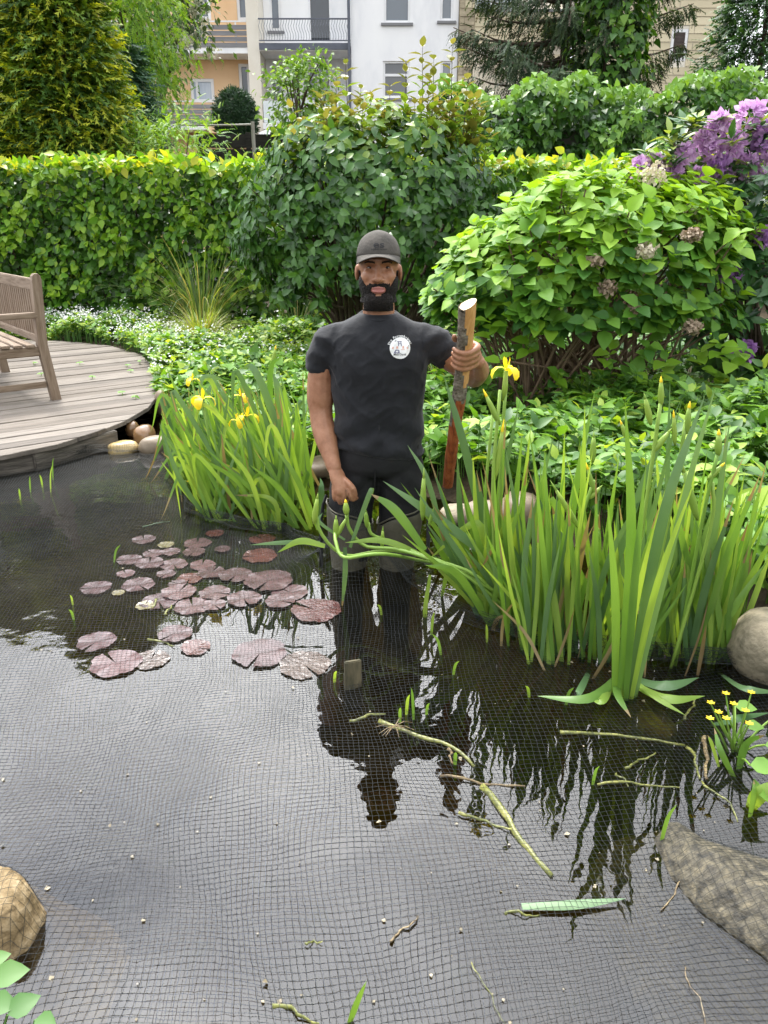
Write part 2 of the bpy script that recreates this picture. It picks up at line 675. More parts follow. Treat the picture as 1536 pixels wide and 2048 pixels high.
# outline in deck axes (u along the planks, w across)
dl = [(p[0] * DU.x + p[1] * DU.y, p[0] * DW.x + p[1] * DW.y) for p in deck_outline]
w0, w1 = min(p[1] for p in dl), max(p[1] for p in dl)
PW = 0.138
k = 0
w = w0
while w < w1 - 0.02:
    strip = clip_half(clip_half(dl, (0, 1), w + 0.004, False), (0, 1), w + PW - 0.004, True)
    if len(strip) >= 3:
        cu = sum(p[0] for p in strip) / len(strip)
        top = 0.003 * math.sin(k * 2.3)
        n = len(strip)
        # a slightly chipped outer end: the saw-cut edge of the curve
        V = [(p[0] - cu, p[1] - w, top) for p in strip] + [(p[0] - cu, p[1] - w, top - 0.028) for p in strip]
        F = [tuple(range(n)), tuple(range(2 * n - 1, n - 1, -1))] + [(a, a + n, (a + 1) % n + n, (a + 1) % n) for a in range(n)]
        bm = bmesh.new()
        vs = [bm.verts.new(v) for v in V]
        for f in F:
            bm.faces.new([vs[q] for q in f])
        bmesh.ops.recalc_face_normals(bm, faces=bm.faces)
        bmesh.ops.bevel(bm, geom=[e for e in bm.edges if abs(e.verts[0].co.z - top) < 1e-5 and abs(e.verts[1].co.z - top) < 1e-5], offset=0.003, segments=1, affect='EDGES')
        me = bpy.data.meshes.new('plank')
        bm.to_mesh(me)
        bm.free()
        me.materials.append(m_deck[(k * 7 + k // 3) % 4])
        o = link('plank', me, deck)
        o.location = (DU.x * cu + DW.x * w, DU.y * cu + DW.y * w, DZ)
        o.rotation_euler = (0, 0, DANG)
    w += PW
    k += 1
m_beam = surf('grey_beam', [(0.3, (0.06, 0.053, 0.045)), (0.7, (0.17, 0.15, 0.125))], scale=3, rough=0.85, spec=0.2, bump=0.5, bscale=9, stretch=(1.5, 10, 10))
a, b = Vector((-4.9, 2.30, 0)), Vector((-1.80, 4.93, 0))
for (a, b) in [((-5.3, 2.02), (-2.10, 4.505)), ((-2.12, 4.46), (-1.80, 5.02))]:
    a, b = Vector((*a, 0)), Vector((*b, 0))
    c = (a + b) / 2
    bevel_box('fascia_beam', ((b - a).length, 0.045, 0.125), m_beam, deck, (c.x, c.y, DZ - 0.092), math.atan2((b - a).y, (b - a).x))
for (x, y) in [(-2.6, 4.6), (-2.1, 5.5), (-2.2, 6.6), (-3.6, 4.6), (-4.2, 7.2), (-3.0, 8.0), (-5.6, 8.4)]:
    bevel_box('deck_post', (0.09, 0.09, 0.56), m_beam, deck, (x, y, -0.17), DANG)

# ------------------------------------------------------------------ garden bench on the deck (its right end shows)
m_teak = surf('pale_teak', [(0.3, (0.12, 0.08, 0.05)), (0.5, (0.21, 0.155, 0.108)), (0.72, (0.28, 0.215, 0.16))], scale=4, rough=0.65, spec=0.3, bump=0.2, bscale=12, stretch=(1.2, 12, 12))
m_teakv = surf('pale_teak_upright', [(0.3, (0.12, 0.08, 0.05)), (0.5, (0.20, 0.145, 0.10)), (0.72, (0.26, 0.20, 0.145))], scale=4, rough=0.65, spec=0.3, bump=0.2, bscale=12, stretch=(12, 12, 1.2))
BR = Vector((-2.545, 5.80, DZ))             # foot of the post that shows
BB = Vector((-0.62, 0.785, 0)).normalized()  # along the backrest
BS = Vector((-BB.y, BB.x, 0))              # from the back to the front
BS = -BS if BS.x > 0 else BS
bench = thing('garden_bench', BR, 'slatted pale teak garden bench standing on the deck', 'bench')
ang_b, ang_s = math.atan2(BB.y, BB.x), math.atan2(BS.y, BS.x)
BL = 1.50


def bpt(b, s, z):
    p = BR + BB * b + BS * s
    return (p.x, p.y, DZ + z)


for bb in (0.0, BL):
    # back post, its top rounded, raked a little
    mb = MB()
    prof = [(0, .034), (0.42, .034), (0.88, .033), (0.91, .027), (0.925, .014)]
    for j, (z, h) in enumerate(prof):
        rake = -0.055 * max(0, z - .42) - 0.10 * max(0, .42 - z)
        for sx, sy in ((-1, -1), (1, -1), (1, 1), (-1, 1)):
            p = Vector(bpt(bb, rake, z)) + BB * (sx * 0.030) + BS * (sy * h)
            mb.V.append(tuple(p))
    for j in range(len(prof) - 1):
        for q in range(4):
            mb.F.append((j * 4 + q, j * 4 + (q + 1) % 4, j * 4 + 4 + (q + 1) % 4, j * 4 + 4 + q))
    mb.F += [(3, 2, 1, 0), tuple(len(prof) * 4 - 4 + q for q in range(4))]
    mb.M = [0] * len(mb.F)
    mb.build('back_post', m_teakv, bench)
    bevel_box('leg', (0.06, 0.06, 0.62), m_teakv, bench, bpt(bb, 0.52, 0.31), ang_b)
    bevel_box('armrest', (0.60, 0.065, 0.04), m_teak, bench, bpt(bb, 0.30, 0.635), ang_s)
    bevel_box('seat_rail', (0.50, 0.035, 0.07), m_teak, bench, bpt(bb, 0.26, 0.375), ang_s)
    bevel_box('stretcher', (0.50, 0.03, 0.045), m_teak, bench, bpt(bb, 0.26, 0.125), ang_s)
for kk in range(6):
    bevel_box('seat_slat', (BL + 0.07, 0.062, 0.02), m_teak, bench, bpt(BL / 2, 0.085 + kk * 0.086, 0.425 - 0.004 * abs(kk - 2)), ang_b, 0.004)
bevel_box('top_rail', (BL - 0.05, 0.035, 0.085), m_teak, bench, bpt(BL / 2, -0.024, 0.845), ang_b)
bevel_box('lower_rail', (BL - 0.05, 0.035, 0.05), m_teak, bench, bpt(BL / 2, -0.002, 0.455), ang_b)
for kk in range(24):
    bevel_box('back_slat', (0.042, 0.014, 0.345), m_teakv, bench, bpt(0.065 + kk * 0.0595, -0.015, 0.645), ang_b, 0.003)

# ------------------------------------------------------------------ houses behind
FY = 37.0
m_peach = surf('peach_render', [(0.3, (0.70, 0.46, 0.26)), (0.7, (0.77, 0.54, 0.33))], scale=0.8, rough=0.9, spec=0.2, coord='World')
m_white = surf('white_render', [(0.28, (0.66, 0.67, 0.69)), (0.5, (0.80, 0.80, 0.80)), (0.75, (0.84, 0.84, 0.83))], scale=0.7, rough=0.9, spec=0.2, coord='World', stretch=(1, 1, .45))
m_cream = surf('cream_render', [(0.3, (0.66, 0.61, 0.51)), (0.7, (0.74, 0.70, 0.61))], scale=0.9, rough=0.9, spec=0.2, coord='World')
m_frame = surf('white_window_frame', [(0.3, (0.70, 0.70, 0.70)), (0.7, (0.78, 0.78, 0.78))], scale=3, rough=0.45, spec=0.4)
m_pane = glassmat('window_glass', (0.10, 0.12, 0.14), 0.03)
m_paned = glassmat('dark_window_glass', (0.025, 0.03, 0.035), 0.05)
m_curtain = surf('pale_curtained_glass', [(0.3, (0.34, 0.40, 0.48)), (0.7, (0.52, 0.57, 0.62))], scale=1.5, rough=0.15, spec=0.7, stretch=(6, 6, .4))
m_gboard = surf('grey_balcony_board', [(0.3, (0.16, 0.16, 0.165)), (0.7, (0.24, 0.24, 0.245))], scale=2, rough=0.7, spec=0.3, stretch=(.5, 1, 6))
m_rail = surf('dark_rail_metal', [(0.3, (0.07, 0.08, 0.10)), (0.7, (0.11, 0.12, 0.15))], scale=3, rough=0.5, spec=0.4)
m_tile = [surf('cream_cladding_%d' % q, [(0.3, tuple(c * .82 for c in b)), (0.7, b)], scale=1.2, rough=0.8, spec=0.25, coord='World', stretch=(.5, 1, 2)) for q, b in
          enumerate([(0.62, 0.54, 0.37), (0.67, 0.59, 0.41), (0.57, 0.50, 0.34)])]
m_tileold = surf('stained_cladding', [(0.3, (0.16, 0.13, 0.09)), (0.6, (0.42, 0.36, 0.25))], scale=1.6, rough=0.85, spec=0.2, coord='World', stretch=(.6, 1, 1.6))
m_frost = surf('frosted_panel', [(0.3, (0.55, 0.62, 0.62)), (0.7, (0.66, 0.70, 0.70))], scale=1, rough=0.25, spec=0.5)


def wbox(name, px0, py0, px1, py1, Yf, thick, mat, parent):
    """upright slab whose front lies at depth Yf and shows between the two picture corners"""
    a, b = at(px0, py1, Yf), at(px1, py0, Yf)
    return MB().box((a.x, Yf, a.z), (b.x, Yf + thick, b.z)).build(name, mat, parent)


def zat(py, Y):
    return at(768, py, Y).z


def xat(px, py, Y):
    return at(px, py, Y).x


def window(parent, px0, py0, px1, py1, Y, pane, sill=True, transom=None, mullion=None, fw=0.09):
    """window set in a reveal: frame bars, pane behind them, sill"""
    a, b = at(px0, py1, Y), at(px1, py0, Y)
    f = MB()
    for lo, hi in [((a.x, a.z), (a.x + fw, b.z)), ((b.x - fw, a.z), (b.x, b.z)), ((a.x + fw, a.z), (b.x - fw, a.z + fw)), ((a.x + fw, b.z - fw), (b.x - fw, b.z))]:
        f.box((lo[0], Y - 0.02, lo[1]), (hi[0], Y + 0.06, hi[1]))
    if transom:
        z = a.z + (b.z - a.z) * transom
        f.box((a.x + fw, Y - 0.015, z - .05), (b.x - fw, Y + .05, z + .05))
    if mullion:
        x = a.x + (b.x - a.x) * mullion
        f.box((x - .05, Y - 0.012, a.z + fw), (x + .05, Y + .05, b.z - fw))
    fo = f.build('window', m_frame, parent)
    MB().box((a.x + fw * .5, Y + 0.055, a.z + fw * .5), (b.x - fw * .5, Y + 0.075, b.z - fw * .5)).build('pane', pane, fo)
    if sill:
        MB().box((a.x - .12, Y - .16, a.z - .12), (b.x + .12, Y - .025, a.z - .02)).build('sill', m_gboard, fo)
    return fo


def wall_with_holes(name, x0, x1, z0, z1, Y, thick, holes, mat, parent):
    """wall slab cut by rectangular openings (x0,x1,z0,z1)"""
    X = sorted(set([x0, x1] + [h for H in holes for h in H[:2] if x0 < h < x1]))
    Z = sorted(set([z0, z1] + [h for H in holes for h in H[2:] if z0 < h < z1]))
    mb = MB()
    for p in range(len(X) - 1):
        for q in range(len(Z) - 1):
            cx, cz = (X[p] + X[p + 1]) / 2, (Z[q] + Z[q + 1]) / 2
            if any(h[0] < cx < h[1] and h[2] < cz < h[3] for h in holes):
                continue
            mb.box((X[p], Y, Z[q]), (X[p + 1], Y + thick, Z[q + 1]))
    me = mb.mesh(name, [mat])
    bm = bmesh.new()
    bm.from_mesh(me)
    bmesh.ops.remove_doubles(bm, verts=bm.verts, dist=1e-5)
    # drop the inner faces where two blocks meet
    seen = {}
    for f in bm.faces:
        seen.setdefault(tuple(round(c, 4) for c in f.calc_center_median()), []).append(f)
    bmesh.ops.delete(bm, geom=[f for v in seen.values() if len(v) > 1 for f in v], context='FACES')
    bm.to_mesh(me)
    bm.free()
    return link(name, me, parent)


def hole(px0, py0, px1, py1, Y, g=0.0):
    a, b = at(px0, py1, Y), at(px1, py0, Y)
    return (a.x - g, b.x + g, a.z - g, b.z + g)


TOP = 13.5
# peach house with boarded balconies
h1 = thing('peach_house', (-9, FY, 0), 'peach rendered house with grey boarded balconies and a cream corner pier', 'house')
xl, xr = -16.5, xat(497, 100, FY)
wins = [(383, 157, 427, 205, m_curtain, None, .28), (481, 127, 499, 212, m_paned, None, None), (394, -60, 416, 40, m_pane, None, None), (475, -60, 496, 42, m_pane, None, None)]
wall_with_holes('wall', xl, xr, -0.5, TOP, FY + 1.3, 0.4, [hole(*q[:4], FY + 1.3) for q in wins], m_peach, h1)
for q in wins:
    window(h1, *q[:4], FY + 1.36, q[4], sill=False, mullion=q[6], fw=0.13)
pa, pb = xat(496, 100, FY), xat(520, 100, FY)
MB().box((pa, FY - .1, -0.5), (pb, FY + 1.75, TOP)).build('corner_pier', m_cream, h1)
for py_t, py_b in ((41, 95), (201, 248)):
    zb, zt = zat(py_b, FY), zat(py_t, FY)
    MB().box((xl, FY - .02, zb - .22), (pa - .01, FY + 1.29, zb)).build('balcony_slab', m_white, h1)
    fr_ = MB()
    fr_.box((xl, FY, zt - .05), (pa - .01, FY + .06, zt))
    for xx in np.arange(pa - .5, xl, -1.6):
        fr_.box((xx, FY + .01, zb), (xx + .05, FY + .05, zt - .05))
    fr_.build('balcony_frame', m_frame, h1)
    hb = (zt - zb - .12) / 4
    for b4 in range(4):
        MB().box((xl, FY - .04, zb + b4 * hb + .0), (pa - .02, FY - .003, zb + b4 * hb + hb * .80)).build('balcony_board', m_gboard, h1)
wbox('gutter_box', 418, 249, 497, 266, FY - 1.2, .8, m_peach, h1)

# white house: recessed balcony bay and flat bay
h2 = thing('white_house', (-1, FY, 0), 'white rendered house with a wavy barred balcony and a dark drainpipe', 'house')
RY = FY + 1.5
x0, x1 = pb + .01, xat(702, 100, FY)
rw = [(541, -70, 558, 62, m_pane, None, None), (618, -80, 661, 86, m_paned, None, None), (543, 130, 564, 206, m_paned, .62, None), (617, 131, 662, 205, m_pane, .66, .45)]
wall_with_holes('recess_wall', x0, x1, -0.5, TOP, RY, .3, [hole(*q[:4], RY) for q in rw], m_white, h2)
for q in rw:
    window(h2, *q[:4], RY + .05, q[4], sill=(q[0] == 541), transom=q[5], mullion=q[6], fw=.1)
zb, zt = zat(89, FY), zat(39, FY)
MB().box((x0, FY - .25, zb - .27), (x1, RY - .01, zb - .06)).build('balcony_slab', m_white, h2)
MB().box((x0, FY - .30, zb - .24), (x1, FY - .252, zb)).build('balcony_edge', m_rail, h2)
MB().box((x0, FY - .26, zt - .05), (x1, FY - .2, zt)).build('handrail', m_rail, h2)
MB().box((x0, FY - .25, zb + .08), (x1, FY - .21, zb + .12)).build('lower_rail', m_rail, h2)
nb = 34
for k in range(nb):
    x = x0 + .08 + (x1 - x0 - .16) * k / (nb - 1)
    bow = [0, .03, .02, -.035, -.06, -.02, 0]
    pts = [(x + bow[j], FY - .23 - abs(bow[j]) * 1.2, zb + .08 + (zt - zb - .1) * j / 6) for j in range(7)]
    MB().tube(pts, 0.011, 4).build('baluster', m_rail, h2)
zb2, zt2 = zat(247, FY), zat(203, FY)
MB().box((x0, FY - .25, zb2 - .25), (x1, RY - .01, zb2)).build('balcony_slab', m_white, h2)
wid = (x1 - x0) / 3
for k in range(3):
    MB().box((x0 + k * wid + .04, FY - .2, zb2 + .02), (x0 + (k + 1) * wid - .04, FY - .17, zt2)).build('frosted_panel', m_frost, h2)
x2 = xat(914, 100, FY)
fw_ = [(768, -40, 821, 46, m_pane, None, None), (880, -40, 908, 42, m_pane, None, None), (766, 122, 819, 196, m_paned, .62, None), (880, 122, 905, 190, m_pane, None, None)]
wall_with_holes('wall', x1 + .02, x2, -0.5, TOP, FY - .35, .4, [hole(*q[:4], FY - .35) for q in fw_], m_white, h2)
for q in fw_:
    window(h2, *q[:4], FY - .27, q[4], transom=q[5])
MB().box((x1 + .02, FY + .05, -0.5), (x1 + .3, RY, TOP)).build('side_wall', m_white, h2)
MB().tube([(x1 - .06, FY - .42, -0.5), (x1 - .06, FY - .42, TOP)], .06, 8).build('drainpipe', m_rail, h2)

# house clad in cream panels
h3 = thing('cream_clad_house', (10, FY, 0), 'house clad in cream horizontal panels with a stained corner column', 'house')
x3, x4, x5 = xat(946, 60, FY), xat(1032, 60, FY), xat(1446, 60, FY)
ph = zat(0, FY) - zat(17, FY)


def cladding(xa, xb, za, zb, Y, mats, wmax=2.4, name='cladding_panel', holes=()):
    z = za
    r = 0
    while z < zb - .02:
        z2 = min(z + ph, zb)
        x = xa - (r % 2) * .7
        while x < xb - .02:
            xs_, xe = max(x, xa), min(x + wmax, xb)
            segs = [(xs_, xe)]
            for hx0, hx1, hz0, hz1 in holes:
                if z2 > hz0 + .01 and z < hz1 - .01:
                    segs = [s_ for a_, b_ in segs for s_ in ((a_, min(b_, hx0)), (max(a_, hx1), b_)) if s_[1] - s_[0] > .03]
            for a_, b_ in segs:
                d = 0.012
                MB().add([(a_ + d, Y - .035, z), (b_ - d, Y - .035, z), (b_ - d, Y - .012, z2 - .02), (a_ + d, Y - .012, z2 - .02),
                          (a_ + d, Y, z), (b_ - d, Y, z), (b_ - d, Y, z2 - .02), (a_ + d, Y, z2 - .02)],
                         [(0, 1, 2, 3), (0, 4, 5, 1), (1, 5, 6, 2), (2, 6, 7, 3), (3, 7, 4, 0)]).build(name, mats[random.randrange(len(mats))], h3)
            x += wmax
        z = z2
        r += 1


Y3 = FY - .5
zlo, zhi = zat(230, Y3), zat(-8, Y3)
MB().box((x2 + .02, Y3, -.5), (x3, Y3 + .5, TOP)).build('corner_column', m_tileold, h3)
cladding(x2 + .03, x3 - .01, zlo, zhi, Y3, [m_tileold, m_tileold, m_tile[2]], .9)
# loggia: back wall, parapet, soffit
loggia_w = [(948, -40, 1040, 30, m_curtain, None, .35)]
wall_with_holes('loggia_wall', x3, x4 + 2.5, -.5, TOP, FY + 1.6, .3, [hole(*q[:4], FY + 1.6) for q in loggia_w], m_cream, h3)
window(h3, 948, -40, 1040, 30, FY + 1.65, m_curtain, sill=False, mullion=.4, fw=.12)
zp0, zp1 = zat(92, FY), zat(30, FY)
MB().box((x3 + .005, Y3 + .03, zp0), (x4 + 2.4, Y3 + .2, zp1)).build('parapet', m_tile[0], h3)
MB().box((x3 + .01, Y3 - .06, zp1), (x4 + 2.4, Y3 + .24, zp1 + .09)).build('coping', m_gboard, h3)
cladding(x3 + .01, x4 + 2.4, zp0, zp1 - .02, Y3 + .03, m_tile)
MB().box((x3 + .005, Y3 + .21, zp0 - .02), (x4 + 2.4, FY + 1.59, zp0 + .15)).build('loggia_floor', m_white, h3)
# the flank on the right
hl = hole(1337, 58, 1378, 122, Y3)
wall_with_holes('wall', x4 + 2.42, x5, -.5, TOP, Y3 + .01, .4, [hl], m_cream, h3)
cladding(x4 + 2.43, x5, zlo, zhi, Y3, m_tile, holes=[hl])
fo = window(h3, 1337, 58, 1378, 122, Y3 + .03, m_paned, sill=False, fw=.12)
m_lat = surf('brown_lattice', [(0.3, (0.05, 0.035, 0.03)), (0.7, (0.09, 0.07, 0.06))], scale=4, rough=0.7)
lat = MB()
for k in range(18):
    f_ = k / 18
    xa, xb, za, zb_ = hl[0] + .12, hl[1] - .12, hl[2] + .12, hl[3] - .12
    zz = za + (zb_ - za) * f_
    lat.box((xa, Y3 + .02, zz), (xb, Y3 + .035, zz + .03))
    if k < 12:
        xx = xa + (xb - xa) * k / 12
        lat.box((xx, Y3 + .036, za), (xx + .03, Y3 + .05, zb_))
lat.build('lattice', m_lat, fo)

# dark board fence, washing post and lean-to roof beyond the hedge
m_dark = surf('dark_stained_board', [(0.3, (0.018, 0.017, 0.016)), (0.7, (0.05, 0.045, 0.04))], scale=3, rough=0.8, spec=0.2, stretch=(.6, 1, 8))
FFY = 19.0
fence = thing('board_fence', (-3.5, FFY, 0.1), 'dark stained board fence beyond the hedge below the topiary', 'fence')
fx0, fx1 = xat(400, 300, FFY), xat(596, 300, FFY)
ft = zat(267, FFY)
for k in range(7):
    z = ft - (k + 1) * .30
    MB().box((fx0, FFY + (.02 if k % 2 else 0), z + .012), (fx1, FFY + .03 + (.02 if k % 2 else 0), z + .285)).build('fence_board', m_dark, fence)
for k in range(5):
    x = fx0 + (fx1 - fx0) * k / 4
    MB().box((x - .05, FFY - .06, 0.05), (x + .05, FFY - .001, ft + .02)).build('fence_post', m_dark, fence)
m_pole = surf('grey_pole', [(0.3, (0.20, 0.19, 0.15)), (0.7, (0.30, 0.29, 0.24))], scale=4, rough=0.6)
PYY = 16.0
pp = at(505, 243, PYY)
post = thing('washing_post', (pp.x, PYY, 0.1), 'thin grey washing post with a line in front of the dark fence', 'post')
MB().tube([(pp.x, PYY, .05), (pp.x, PYY, pp.z)], .035, 8).build('pole', m_pole, post)
MB().tube([(pp.x + .02, PYY, pp.z - .05), (pp.x - .7, PYY + .05, pp.z - .06), (pp.x - 1.45, PYY + .2, pp.z - .03)], .018, 5).build('arm', m_pole, post)
m_corr = surf('white_corrugated_sheet', [(0.3, (0.50, 0.51, 0.52)), (0.7, (0.64, 0.64, 0.64))], scale=2, rough=0.5)
LY = 26.0
lean = thing('lean_to_roof', (xat(560, 262, LY), LY, 0.1), 'pale corrugated lean-to roof behind the dark fence', 'roof')
xa, xb = xat(515, 262, LY), xat(600, 262, LY)
za, zb = zat(269, LY), zat(249, LY + 1.6)
V, F = [], []
NC = 30
for k in range(NC + 1):
    x = xa + (xb - xa) * k / NC
    h = .05 * (1 if k % 2 else -1)
    V += [(x, LY, za + h), (x + .5, LY + 1.6, zb + h), (x, LY, za + h - .03), (x + .5, LY + 1.6, zb + h - .03)]
for k in range(NC):
    a = k * 4
    F += [(a, a + 4, a + 5, a + 1), (a + 2, a + 3, a + 7, a + 6), (a, a + 2, a + 6, a + 4)]
MB().add(V, F).build('corrugated_sheet', m_corr, lean)
for x in (xa + .1, xb - .1):
    MB().box((x - .06, LY + .05, .05), (x + .06, LY + .17, za - .06)).build('support_post', m_dark, lean)

# ------------------------------------------------------------------ background trees
m_bark = surf('brown_bark', [(0.3, (0.045, 0.032, 0.022)), (0.7, (0.12, 0.09, 0.065))], scale=6, rough=0.9, spec=0.2, bump=0.7, bscale=18, stretch=(2, 2, .6), coord='World')
m_twig = surf('hydrangea_twig', [(0.3, (0.09, 0.06, 0.04)), (0.7, (0.22, 0.15, 0.10))], scale=8, rough=0.85, spec=0.2, coord='World')


def trunk(parent, base, top, r0, r1, name='trunk', bend=.15, n=7):
    b, e = Vector(base), Vector(top)
    pts = [b.lerp(e, k / n) + Vector((bend * math.sin(k * 1.3 + b.x), bend * math.cos(k * 1.7 + b.y), 0)) * (k / n) for k in range(n + 1)]
    mb = MB().tube(pts, [r0 + (r1 - r0) * (k / n) ** .8 for k in range(n + 1)], 9)
    return mb, pts


def conifer(name, x, y, h, rad, n, mats, probs, label, size, group=None, droop=.35, base_z=.3, upcurl=.15, seed=1):
    """columnar conifer built of feathery sprays arranged in lumps"""
    t_ = thing(name, (x, y, .1), label, 'tree', group)
    mb, pts = trunk(t_, (x, y, .05), (x, y, h * .96), .16, .02, bend=.05)
    mb.build('trunk', m_bark, t_, smooth=True)
    z = base_z + (h - base_z) * rng.uniform(0, 1, n) ** 1.15
    an = rng.uniform(0, 6.283, n)
    # only the half that can be seen or mirrored needs to be dense
    prof = rad * (1 - ((z - base_z) / (h - base_z)) ** 2.2) + .08
    lump = 1 + .20 * wave(an * 2.2, z * 1.5, seed) + .12 * wave(an * 5, z * 3.4, seed + 3)
    depth = 1 - np.abs(rng.normal(0, .13, n)) - .35 * (rng.random(n) < .18)
    r = prof * lump * depth
    pos = np.stack([x + r * np.cos(an), y + r * np.sin(an), z], -1)
    outw = np.stack([np.cos(an), np.sin(an), np.zeros(n)], -1)
    d = nz(outw * .8 + np.array([0, 0, upcurl]) + rnd(n, .33))
    nn = nz(outw * .5 + np.array([0, 0, .8]) + rnd(n, .3))
    mi = rng.choice(len(mats), n, p=probs)
    tipy = (depth > .95) & (rng.random(n) < .55)
    mi = np.where(tipy, len(mats) - 1, mi)
    foliage(t_, frond(.17, droop), pos, d, nn, size * rng.uniform(.7, 1.3, n), mi, mats, name='crown')
    return t_


m_thu = [leafmat('thuja_deep', (0.025, 0.07, 0.012), (0.07, 0.15, 0.02), .25, .55), leafmat('thuja_mid', (0.09, 0.18, 0.016), (0.19, 0.30, 0.025), .3, .55),
         leafmat('thuja_gold', (0.26, 0.34, 0.02), (0.48, 0.50, 0.04), .38, .55)]
m_con = [leafmat('bluegreen_deep', (0.012, 0.045, 0.020), (0.035, 0.10, 0.045), .15, .55), leafmat('bluegreen_mid', (0.03, 0.085, 0.035), (0.06, 0.15, 0.06), .15, .55)]
m_dcon = [leafmat('dark_conifer_deep', (0.010, 0.032, 0.012), (0.025, 0.07, 0.022), .15, .55), leafmat('dark_conifer_mid', (0.03, 0.09, 0.02), (0.06, 0.15, 0.03), .2, .55)]
conifer('golden_thuja', -6.1, 14.2, 7.2, 1.35, 14000, m_thu, [.35, .45, .2], 'golden green thuja with swept feathery sprays, broadest of the conifers', .34, seed=2)
conifer('golden_thuja', -4.98, 13.6, 6.6, .88, 12500, m_thu, [.45, .42, .13], 'olive gold thuja standing beside the blue green conifer', .30, seed=5)
conifer('golden_thuja', -7.9, 14.9, 7.0, 1.3, 6000, m_thu, [.4, .42, .18], 'green gold thuja mostly out of view behind the bench', .34, seed=12)
conifer('blue_conifer', -4.45, 15.2, 4.3, .55, 3500, m_con, [.6, .4], 'narrow dark blue green conifer behind the hedge', .24, seed=8)
conifer('dark_conifer', 8.75, 20.5, 8.0, 1.5, 9000, m_dcon, [.5, .5], 'dense dark conifer beside the cream clad house', .34, seed=9)


def broadleaf(name, base, crown_c, crown_r, nclump, per, lsize, tmpl, mats, probs, label, seed=1, hang=.3, clump_r=.35, limbs=9, group=None, trunk_r=.11, cat='tree'):
    t_ = thing(name, base, label, cat, group)
    bx_, by_, bz_ = base
    c = np.array(crown_c, float)
    R = np.array(crown_r, float)
    mb, pts = trunk(t_, (bx_, by_, bz_ - .05), (c[0], c[1], c[2] + R[2] * .3), trunk_r, trunk_r * .3)
    u = nz(rng.normal(0, 1, (nclump, 3)))
    rr = rng.uniform(.35, 1, (nclump, 1)) ** .5
    cc = c + u * rr * R * (1 + .22 * wave(u[:, :1] * 4, u[:, 2:3] * 4, seed))
    for k in range(min(limbs, nclump)):
        e = Vector(cc[k])
        s = pts[3 + k % 4]
        mid = s.lerp(e, .5) + Vector((0, 0, .12))
        mb.tube([s, mid, e], [trunk_r * .4, trunk_r * .25, .01], 6)
    mb.build('trunk', m_bark, t_, smooth=True)
    pos = np.repeat(cc, per, 0) + rng.normal(0, 1, (nclump * per, 3)) * clump_r * np.array([1, 1, .7])
    n = len(pos)
    outw = nz(pos - c)
    d = nz(outw * .5 + np.array([0, 0, -hang]) + rnd(n, .5))
    nn = nz(outw * .4 + np.array([0, 0, .9]) + rnd(n, .35))
    mi = rng.choice(len(mats), n, p=probs)
    foliage(t_, tmpl, pos, d, nn, lsize * rng.uniform(.7, 1.25, n), mi, mats, name='crown')
    return t_, cc


m_rob = [leafmat('robinia_mid', (0.06, 0.16, 0.018), (0.13, 0.28, 0.03), .4, .5), leafmat('robinia_light', (0.16, 0.32, 0.03), (0.28, 0.44, 0.06), .45, .5)]
m_blo = [leafmat('olive_leaf', (0.035, 0.075, 0.020), (0.08, 0.14, 0.04), .25, .5), leafmat('cream_blossom', (0.48, 0.46, 0.33), (0.66, 0.64, 0.50), .3, .6, tcol=(1, 1, .9))]
m_app = [leafmat('apple_leaf', (0.05, 0.12, 0.02), (0.12, 0.24, 0.04), .35, .5), leafmat('apple_light', (0.14, 0.28, 0.05), (0.22, 0.36, 0.09), .35, .5)]
m_box = [leafmat('yew_deep', (0.008, 0.028, 0.012), (0.02, 0.06, 0.022), .1, .55), leafmat('yew_mid', (0.02, 0.06, 0.022), (0.04, 0.10, 0.035), .1, .55)]
broadleaf('feathery_tree', (-5.1, 17.5, .1), (-5.15, 17.2, 5.3), (1.05, 1.2, 2.7), 130, 46, .20, frond(.2, .2), m_rob, [.4, .6],
          'light green tree with loose feathery leaves between conifers and peach house', seed=3, hang=.35, clump_r=.32)
bt, bc = broadleaf('blossom_tree', (-5.3, 20.0, .1), (-5.0, 20.0, 6.4), (1.05, 1.2, 1.8), 85, 30, .17, simple_leaf(.26), [m_blo[0]], [1.0],
                   'olive leaved tree with clusters of cream blossom before the peach house', seed=6, hang=.5, clump_r=.30)
q = bc[np.argsort(bc[:, 0])[-55:]]
q = np.concatenate([q, q + rnd(len(q), .3)])
pos = np.repeat(q, 26, 0) + rng.normal(0, .075, (len(q) * 26, 3))
foliage(bt, simple_leaf(.42), pos, nz(rnd(len(pos))), nz(rnd(len(pos)) + np.array([0, -.5, .6])), rng.uniform(.05, .09, len(pos)), np.zeros(len(pos), int), [m_blo[1]], name='blossom')
broadleaf('young_robinia', (-3.5, 13.6, .1), (-3.35, 13.4, 2.35), (.75, .6, .72), 50, 36, .13, frond(.22, .2), m_rob, [.5, .5],
          'low feathery yellow green bush peeping over the hedge', seed=4, clump_r=.2, limbs=6, trunk_r=.05, cat='bush')
at_, ac = broadleaf('small_apple_tree', (-1.75, 18.2, .1), (-1.72, 18.2, 3.95), (.80, .7, .80), 48, 28, .12, ovate(.3), m_app, [.55, .45],
                    'small airy apple tree beyond the dark board fence', seed=7, clump_r=.17, limbs=14, trunk_r=.07)
